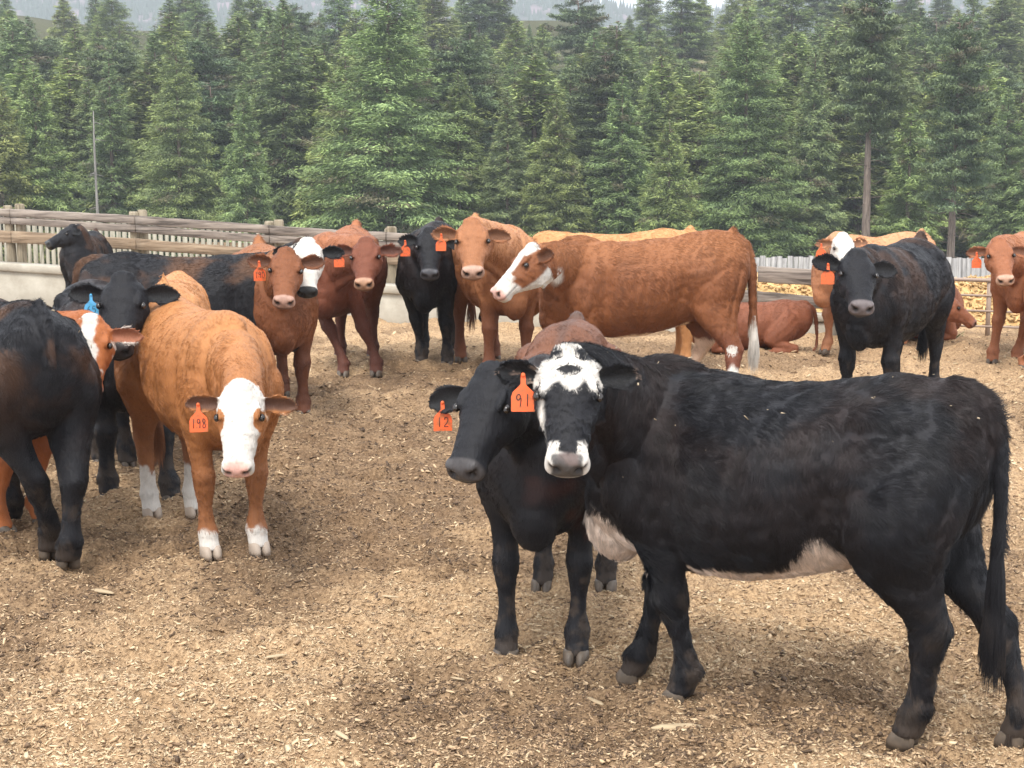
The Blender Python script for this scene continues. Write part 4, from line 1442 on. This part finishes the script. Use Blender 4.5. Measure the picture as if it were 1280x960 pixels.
def socks(i, C, col, h, feet):
    V = i['V']
    for (sx, sy) in feet:
        m = (np.sign(V[:, 0]) == sx) & (np.sign(V[:, 1]) == sy)
        hh = h + (fbm(V, 22, i['seed'] + 8, 2) - .5) * .1
        C = mixc(C, col, m * sstep(.015, -.015, V[:, 2] - hh) * 1.0)
    return C


def black(i, tint=.5):
    C = plain(i, (.0085, .0085, .0110), .25)
    V = i['V']; z = V[:, 2] - i['dz']
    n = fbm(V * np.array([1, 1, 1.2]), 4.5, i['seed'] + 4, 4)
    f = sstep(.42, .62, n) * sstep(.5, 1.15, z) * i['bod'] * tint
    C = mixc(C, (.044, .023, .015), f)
    mud = sstep(.55, .75, fbm(V, 24, i['seed'] + 60, 3) + .22 * sstep(.35, .05, z)) * sstep(.6, .3, z) * i['bod']
    C = mixc(C, (.10, .07, .048), mud * .35)
    return C


def col_A(i):
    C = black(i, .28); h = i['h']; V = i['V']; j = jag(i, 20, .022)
    x, y, z = h[:, 0], h[:, 1], h[:, 2]
    hd = i['head'].astype(float)
    yy = np.abs(y)
    zig = .022 * np.sin(y * 62 + 1.2) * (.4 + 1.2 * fbm(h, 14, 6, 2)) + j * 1.4
    front = sstep(-.115, -.085, z + j)
    w = sstep(.01, -.01, x - (.150 + zig - .05 * (yy > .092))) * front * (x > -.045)
    w = w * sstep(.128, .118, yy)
    b1 = ((x - .075) / .026) ** 2 + (y / .040) ** 2 < 1 + j * 10
    b2 = ((x + .004) / .024) ** 2 + ((yy - .048) / .034) ** 2 < 1 + j * 10
    w = w * (1 - b1) * (1 - b2)
    # muzzle and chin, thin strip down the near side of the face
    w2 = sstep(-.012, .012, x - (.405 - .5 * np.maximum(yy - .03, 0) + .05 * (yy < .03) + j * .8))
    w3 = sstep(.015, -.0, np.abs(y + .088 - .02 * (x - .2)) - .0) * (x > .14) * (x < .45) * (z > -.10) * (z < -.03) * (y < 0)
    w4 = (x > .30) * (z < -.115)
    f = np.clip(np.maximum.reduce([w, w2, w3 * 1.0, w4 * 1.0]), 0, 1) * hd
    C = mixc(C, WHITE, f)
    # ear lining patches
    C = mixc(C, (.20, .14, .11), i['earin'] * (fbm(h, 30, 5, 2) > .64) * (i['earu'] < .75) * .8)
    # pinkish white brisket and belly
    nb = (fbm(V, 7, 3, 3) - .5) * .12
    br = sstep(.02, -.02, V[:, 2] - (.68 + nb - .5 * np.abs(V[:, 0] - .64))) * (V[:, 0] > .5) * (V[:, 2] > .44) * (np.abs(V[:, 1]) < .30)
    br = br * (1 - sstep(.155, .2, np.abs(V[:, 1])) * (V[:, 0] < .55))
    be = sstep(.01, -.01, V[:, 2] - (.535 + nb * .5 + .16 * np.exp(-((V[:, 0] + .19) / .11) ** 2))) * (V[:, 0] < .30) * (V[:, 0] > -.30) * (V[:, 2] > .40)
    C = mixc(C, (.60, .49, .41), np.clip(br + be, 0, 1) * i['bod'])
    return C


def col_B(i):
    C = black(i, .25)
    V = i['V']; n = fbm(V, 5, 9, 3)
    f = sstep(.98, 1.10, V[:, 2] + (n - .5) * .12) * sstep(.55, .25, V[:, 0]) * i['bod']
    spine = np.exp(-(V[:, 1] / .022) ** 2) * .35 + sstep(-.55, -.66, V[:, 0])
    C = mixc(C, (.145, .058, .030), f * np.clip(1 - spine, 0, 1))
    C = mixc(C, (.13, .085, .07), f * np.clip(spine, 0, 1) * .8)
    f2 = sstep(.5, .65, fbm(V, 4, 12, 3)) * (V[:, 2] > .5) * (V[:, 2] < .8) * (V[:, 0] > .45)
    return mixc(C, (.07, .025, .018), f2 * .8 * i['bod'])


def col_C(i):
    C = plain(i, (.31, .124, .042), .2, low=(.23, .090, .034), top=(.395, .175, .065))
    h = i['h']; x, y, z = h.T; yy = np.abs(y); j = jag(i, 18, .012)
    hd = i['head'].astype(float)
    f = sstep(-.10, -.075, z + j) * sstep(.115, .10, yy + j) * (x > -.06)
    f = f * sstep(-.01, .01, .30 - x + .0) + sstep(.28, .31, x) * sstep(-.14, -.12, z)
    eye = ((x - .185) / .065) ** 2 + ((yy - .105) / .042) ** 2 < 1 + j * 8
    f = np.clip(f, 0, 1) * (1 - eye)
    C = mixc(C, WHITE, f * hd)
    C = mixc(C, (.10, .05, .035), i['earin'] * sstep(.7, .4, np.abs(i['earv'])) * .85)
    C = mixc(C, (.7, .55, .42), i['ear'] * (np.abs(i['earv']) > .85) * .7)
    C = socks(i, C, WHITE, .26, [(-1, 1), (-1, -1)])
    C = socks(i, C, WHITE, .115, [(1, 1), (1, -1)])
    return C


def col_white_face(base, top=None, low=None, earin=None, extra=None):
    def f_(i):
        C = plain(i, base, .22, low=low, top=top)
        h = i['h']; x, y, z = h.T; j = jag(i, 18, .012)
        C = mixc(C, WHITE, i['head'] * sstep(.26, .20, -z + j * 0) * sstep(-.10, -.06, x + .03) * (x > -.06))
        return C
    return f_


def col_J(i):
    C = black(i, 2.0)
    h = i['h']; x, y, z = h.T
    f = i['head'] * (x > -.06) * (1 - ((x > .455) & (z > -.10)))
    return mixc(C, WHITE, f * 1.0)


def col_O(i):
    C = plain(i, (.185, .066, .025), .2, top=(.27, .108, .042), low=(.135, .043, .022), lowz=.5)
    h = i['h']; x, y, z = h.T; yy = np.abs(y); j = jag(i, 16, .012)
    bl = sstep(.075, .055, yy + j + .02 * (x > .1) * (x < .3)) * (z > -.06) * (x > -.05)
    mz = sstep(.33, .36, x + j + .35 * np.clip(-z - .05, 0, 1))
    jaw = sstep(-.135, -.16, z + j + .25 * np.clip(x - .2, 0, 1) * 0) * (x > .02)
    C = mixc(C, WHITE, np.clip(bl + mz + jaw, 0, 1) * i['head'])
    V = i['V']
    # throat
    thr = np.exp(-((x + .04) / .09) ** 2 - ((z + .27) / .07) ** 2) * (1 - i['head']) * (np.abs(y) < .2)
    C = mixc(C, WHITE, np.clip(thr * 2.0 - .6, 0, 1))
    nb = (fbm(V, 8, 3, 3) - .5) * .08
    be = sstep(.012, -.012, V[:, 2] - (.50 + nb + .10 * sstep(-.1, -.28, V[:, 0]))) * (V[:, 0] > -.30) * (V[:, 0] < .25) * (V[:, 2] > .40)
    C = mixc(C, (.72, .58, .45), be * i['bod'])
    C = socks(i, C, WHITE, .30, [(-1, 1)])
    C = socks(i, C, (.6, .42, .3), .45, [(-1, -1)])
    hk = ((V[:, 0] + .55) / .04) ** 2 + ((V[:, 2] - .42) / .03) ** 2 < 1
    C = mixc(C, WHITE, hk * (V[:, 1] > .1) * 1.0)
    tl = (V[:, 0] < -.7) & (V[:, 2] < .62)
    return mixc(C, WHITE, tl * 1.0)


def col_E(i):
    C = plain(i, (.34, .11, .035), .2)
    h = i['h']; x, y, z = h.T; j = jag(i, 14, .03)
    f = sstep(.05, .04, np.abs(y + .01) + j) * (z > -.08) + sstep(.60, .66, fbm(h, 16, 4, 3)) * .9
    C = mixc(C, WHITE, np.clip(f, 0, 1) * i['head'])
    C = mixc(C, (.30, .12, .07), i['earin'] * .8)
    return mixc(C, WHITE, i['ear'] * (np.abs(i['earv']) > .72) * .9)


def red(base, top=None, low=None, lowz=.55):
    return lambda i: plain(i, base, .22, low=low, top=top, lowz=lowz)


def bald(i):
    return None


def place(foremid, hindmid, off=-.03):
    f, h = gp(*foremid), gp(*hindmid)
    m = (f + h) / 2
    d = f - h
    return m, math.degrees(math.atan2(d[1], d[0])), np.linalg.norm(d)


COWS = []


def cow(**k):
    COWS.append(Cow(name='cow', cat='cow', **k))


# A: black steer in front, white-patterned face
mA, yA, lA = place((811, 866), (1199, 934))
cow(label='large black cow in the foreground with white forehead and muzzle, orange tag 91', base=mA + np.array([-.06, .03, 0]), yaw=yA, scale=1.0, long=.93, tall=1.02, slope=.025,
    poll=pd(711, 447, 5.0), head=(-2, 52, -2), headsz=.96, feet=[(848, 878), (790, 852), (1133, 930), (1268, 930)], voxel=.0062, fur=330000, hair_r=.00062, furL=1.15, clump=.017,
    colour=col_A, seed=11, eardrop=(-.08, -.28), earback=(.2, .15), tags=[(1, .076, M_TAG, '91', .33, 0)], muzzle=(.016, .013, .013), earsz=.80, nosetop=(.09, .060, .055), tuft=0, bits=60, lock=4.5, cvar=.55, padw=.05, legw=1.0, tail=(.0, .0), girth=.98)
# B: black with brown back behind A
mB, yB, lB = place((675, 828), (716, 738))
cow(label='black cow with brown back and orange tag 12, behind the cow tagged 91', base=mB, yaw=yB, scale=.97, long=1.0,
    poll=pd(611, 466, 5.5), head=(-27, 48, 4), headsz=1.02, feet=[(720, 828), (632, 828), (757, 738), (678, 738)], voxel=.007, fur=150000, hair_r=.0007, furL=.8,
    colour=col_B, seed=12, eardrop=(.15, .02), earback=(.25, -.35), tags=[(1, .066, M_TAG, '12', .62, .1)], tuft=.4, muzzle=(.05, .045, .045), legw=.88, girth=1.02, tall=1.02, ridge=.03)
# C: golden red, white face
mC, yC, lC = place((294, 694), (217, 643))
cow(label='golden brown cow with white face and white socks, orange tag 198, head lowered', base=mC, yaw=yC, scale=.98, long=1.0,
    poll=pd(300, 486, 6.75), head=(1, 58, 0), headsz=.97, feet=[(324, 690), (263, 695), (243, 643), (190, 645)], voxel=.0068, fur=190000, hair_r=.0008, furL=.75,
    colour=col_C, seed=13, eardrop=(.12, .08), earback=(.15, .15), tags=[(1, .078, M_TAG, '198', .55, 0)], muzzle=(.55, .31, .26), padw=.055, legw=.95, hoofmat=M_HOOF_PALE, earsz=.86, girth=.91)
# D: dark rump at the left edge
cow(label='dark brown black cow seen from behind, cut off by the left edge', base=(-2.49, 7.72, 0), yaw=124, scale=1.03,
    poll=pd(-190, 330, 7.5), head=(-80, 20, 0), feet=[None, None, (64, 696), (86, 708)], voxel=.008, fur=110000, hair_r=.001,
    colour=lambda i: black(i, 1.6), seed=14, legw=1.1, girth=1.04, bits=40, taillen=.42)
# E: red and white face beside D
cow(label='red cow with red and white face, beside the dark rump at the left', base=gp(-45, 652), yaw=-18, scale=.95,
    poll=pd(113, 402, 7.70), head=(6, 55, 0), headsz=.98, feet=[(52, 655), (6, 668), None, None], voxel=.009, fur=60000, hair_r=.001,
    colour=col_E, seed=15, eardrop=(.0, .0), earback=(.1, .1), muzzle=(.4, .24, .2))
# F: black, blue tag
mF, yF, lF = place((175, 626), (118, 582))
cow(label='black cow facing us with blue ear tag 65', base=mF, yaw=yF, scale=.97,
    poll=pd(153, 350, 8.15), head=(4, 46, 0), headsz=1.12, feet=[(214, 628), (137, 624), (160, 584), (126, 580)], voxel=.009, fur=80000, hair_r=.001,
    colour=lambda i: black(i, .6), seed=16, eardrop=(.10, .05), tags=[(1, .070, M_TAGB, '65', .36, 0)], muzzle=(.04, .035, .035), legw=1.1)
# G: orange hump behind C
cow(label='pale orange rump showing above the back of the cow tagged 198', base=gp(222, 563), yaw=97, scale=.94, girth=.85, tuft=2,
    poll=pd(236, 420, 11.0), head=(180, 60, 0), voxel=.012, fur=26000, hair_r=.0013, colour=red((.38, .165, .062), top=(.46, .22, .09)), seed=17)
# H: dark cow side-on with a white face
cow(label='dark brown cow side on with a white face, behind the red cow tagged 190', base=gp(245, 522), yaw=4, scale=1.0, long=1.08,
    poll=pd(384, 304, 11.3), head=(5, 55, 0), voxel=.010, fur=60000, hair_r=.0013, tuft=0, colour=col_J, seed=18, muzzle=(.03, .03, .03), eardrop=(.1, .3))
# I: red
cow(label='red cow facing us with orange tag 190, right of the golden back', base=(-1.82, 12.0, 0), yaw=-74, scale=1.0, tall=1.02,
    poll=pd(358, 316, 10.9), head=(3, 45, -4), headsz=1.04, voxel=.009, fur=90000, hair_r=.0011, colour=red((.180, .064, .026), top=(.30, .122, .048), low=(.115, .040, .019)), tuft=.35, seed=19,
    eardrop=(.05, .02), tags=[(1, .085, M_TAG, '190', .52, .3)], muzzle=(.36, .22, .17), girth=1.15)
# K: red brown
mK, yK, lK = place((448, 470), (427, 462))
cow(label='reddish brown cow facing us with orange tag, pale muzzle, left of the black cow', base=mK + np.array([-.1, .35, 0]), yaw=-97, scale=1.03,
    poll=pd(457, 302, 13.0), head=(0, 42, 3), headsz=1.08, feet=[(470, 470), (429, 471), None, None], voxel=.010, fur=60000, hair_r=.0013, colour=red((.155, .050, .026), top=(.34, .135, .06), low=(.09, .030, .018)), seed=20,
    eardrop=(.0, .0), tags=[(1, .085, M_TAG, '', .6, 0)], muzzle=(.38, .22, .14), girth=1.02)
# L: black
cow(label='black cow facing us with orange tag, between the reddish brown cow and the tan cow', base=gp(541, 449), yaw=-93, scale=1.04,
    poll=pd(538, 290, 13.6), head=(2, 48, -3), headsz=1.06, feet=[(559, 458), (527, 456), None, None], voxel=.010, fur=60000, hair_r=.0013, colour=lambda i: black(i, .5), seed=21,
    eardrop=(.12, .05), tags=[(1, .085, M_TAG, '', .6, 0)], muzzle=(.07, .07, .08), legw=1.05, girth=.97)
# M: tan
cow(label='tan cow facing us with big ears and orange tag, left of the white-blazed brown cow', base=gp(617, 462), yaw=-75, scale=1.08,
    poll=pd(590, 279, 12.6), head=(2, 44, 2), headsz=1.14, voxel=.010, fur=60000, hair_r=.0013, colour=red((.30, .125, .055), top=(.46, .22, .10), low=(.18, .068, .034)), tuft=.7, seed=22,
    eardrop=(.1, -.25), tags=[(1, .085, M_TAG, '', .55, -.3)], muzzle=(.40, .26, .2))
# N: golden back
cow(label='pale golden cow side on behind the brown cow, only its back showing', base=gp(764, 466), yaw=184, scale=1.03, long=1.06,
    poll=pd(620, 350, 14.6), head=(-90, 60, 0), voxel=.011, fur=50000, hair_r=.0014, colour=red((.42, .20, .08), top=(.50, .26, .11)), seed=23)
# O: brown side-on, white blaze
cow(label='large brown cow side on with white blaze and muzzle, facing left', base=gp(806, 502), yaw=186, scale=1.07, long=1.0, slope=.06,
    poll=pd(662, 310, 11.7), head=(-62, 40, 4), headsz=1.06, feet=[None, None, (908, 514), (846, 500)], voxel=.009, fur=130000, hair_r=.0011, colour=col_O, seed=24, tail=(-.02, .05),
    eardrop=(.1, .1), earback=(.5, .3), muzzle=(.62, .36, .30), neckw=1.0)
# P: lying
cow(label='reddish brown cow lying on the dirt beside the low concrete wall', base=gp(940, 440), yaw=182, scale=.67, long=1.16, lying=True,
    poll=pd(868, 396, 15.6), head=(150, 35, 0), voxel=.010, fur=40000, hair_r=.0014, tuft=0, colour=red((.20, .070, .035)), seed=25)
# Q: white face behind R
cow(label='tan cow with a plain white face and orange tag, behind the black cow', base=gp(1090, 440), yaw=-150, scale=.95,
    poll=pd(1054, 295, 14.3), head=(2, 45, 0), headsz=.98, voxel=.011, fur=40000, hair_r=.0014, colour=col_white_face((.40, .18, .09), top=(.52, .28, .14)), seed=26,
    eardrop=(.0, .0), tags=[(1, .085, M_TAG, '', .6, 0)], muzzle=(.62, .36, .3))
# R: black three quarter
cow(label='black cow three quarter on with drooping ears, by the right fence', base=(2.88, 12.1, 0), yaw=-122, scale=1.04,
    poll=pd(1072, 319, 11.0), head=(-3, 40, -4), headsz=1.14, voxel=.009, fur=110000, hair_r=.0011, colour=lambda i: black(i, 1.0), seed=27,
    eardrop=(.12, .12), tags=[(1, .09, M_TAG, '', .42, 0)], muzzle=(.12, .10, .10), girth=1.08)
# S: lying brown head right of R
cow(label='brown cow lying with its head low, just right of the black cow', base=gp(1120, 425), yaw=3, scale=.88, lying=True,
    poll=pd(1190, 372, 15.4), head=(72, 38, 0), voxel=.011, fur=26000, hair_r=.0014, colour=red((.22, .08, .04)), seed=28, muzzle=(.2, .1, .08))
# T: red at the right edge
cow(label='light red cow facing us with orange tag, at the right edge near the pipe gate', base=gp(1285, 448), yaw=-118, scale=1.0,
    poll=pd(1249, 302, 13.7), head=(-2, 43, 4), headsz=1.06, feet=[(1270, 455), (1240, 455), None, None], voxel=.010, fur=60000, hair_r=.0013, colour=red((.26, .098, .045), top=(.36, .155, .075)), seed=29,
    eardrop=(.05, .1), tags=[(1, .085, M_TAG, '', .5, .35)], muzzle=(.45, .28, .2))
# U: sliver at the right edge
cow(label='cow cut off by the right edge, only an ear and foreleg showing', base=gp(1338, 470), yaw=-80, scale=.8,
    poll=pd(1312, 386, 12.4), head=(0, 50, 0), headsz=.95, feet=[None, (1279, 462), None, None], voxel=.012, fur=20000, hair_r=.0014, colour=red((.32, .13, .065)), seed=30)
# V: small black
cow(label='small black cow standing by the concrete feed bunk, looking left', base=(-5.08, 19.1, 0), yaw=-90, scale=.79, girth=.85,
    poll=pd(89, 283, 18.62), head=(-52, 24, 0), neckw=1.5, headsz=1.2, voxel=.011, fur=40000, hair_r=.0016, colour=lambda i: black(i, 1.2), seed=31, eardrop=(-.1, -.1), muzzle=(.03, .03, .03))
build_ground()
build_chips()
build_fences()
build_forest()
build_rocks()
build_mountain()
for c in COWS:
    build_cow(c)
build_haze()
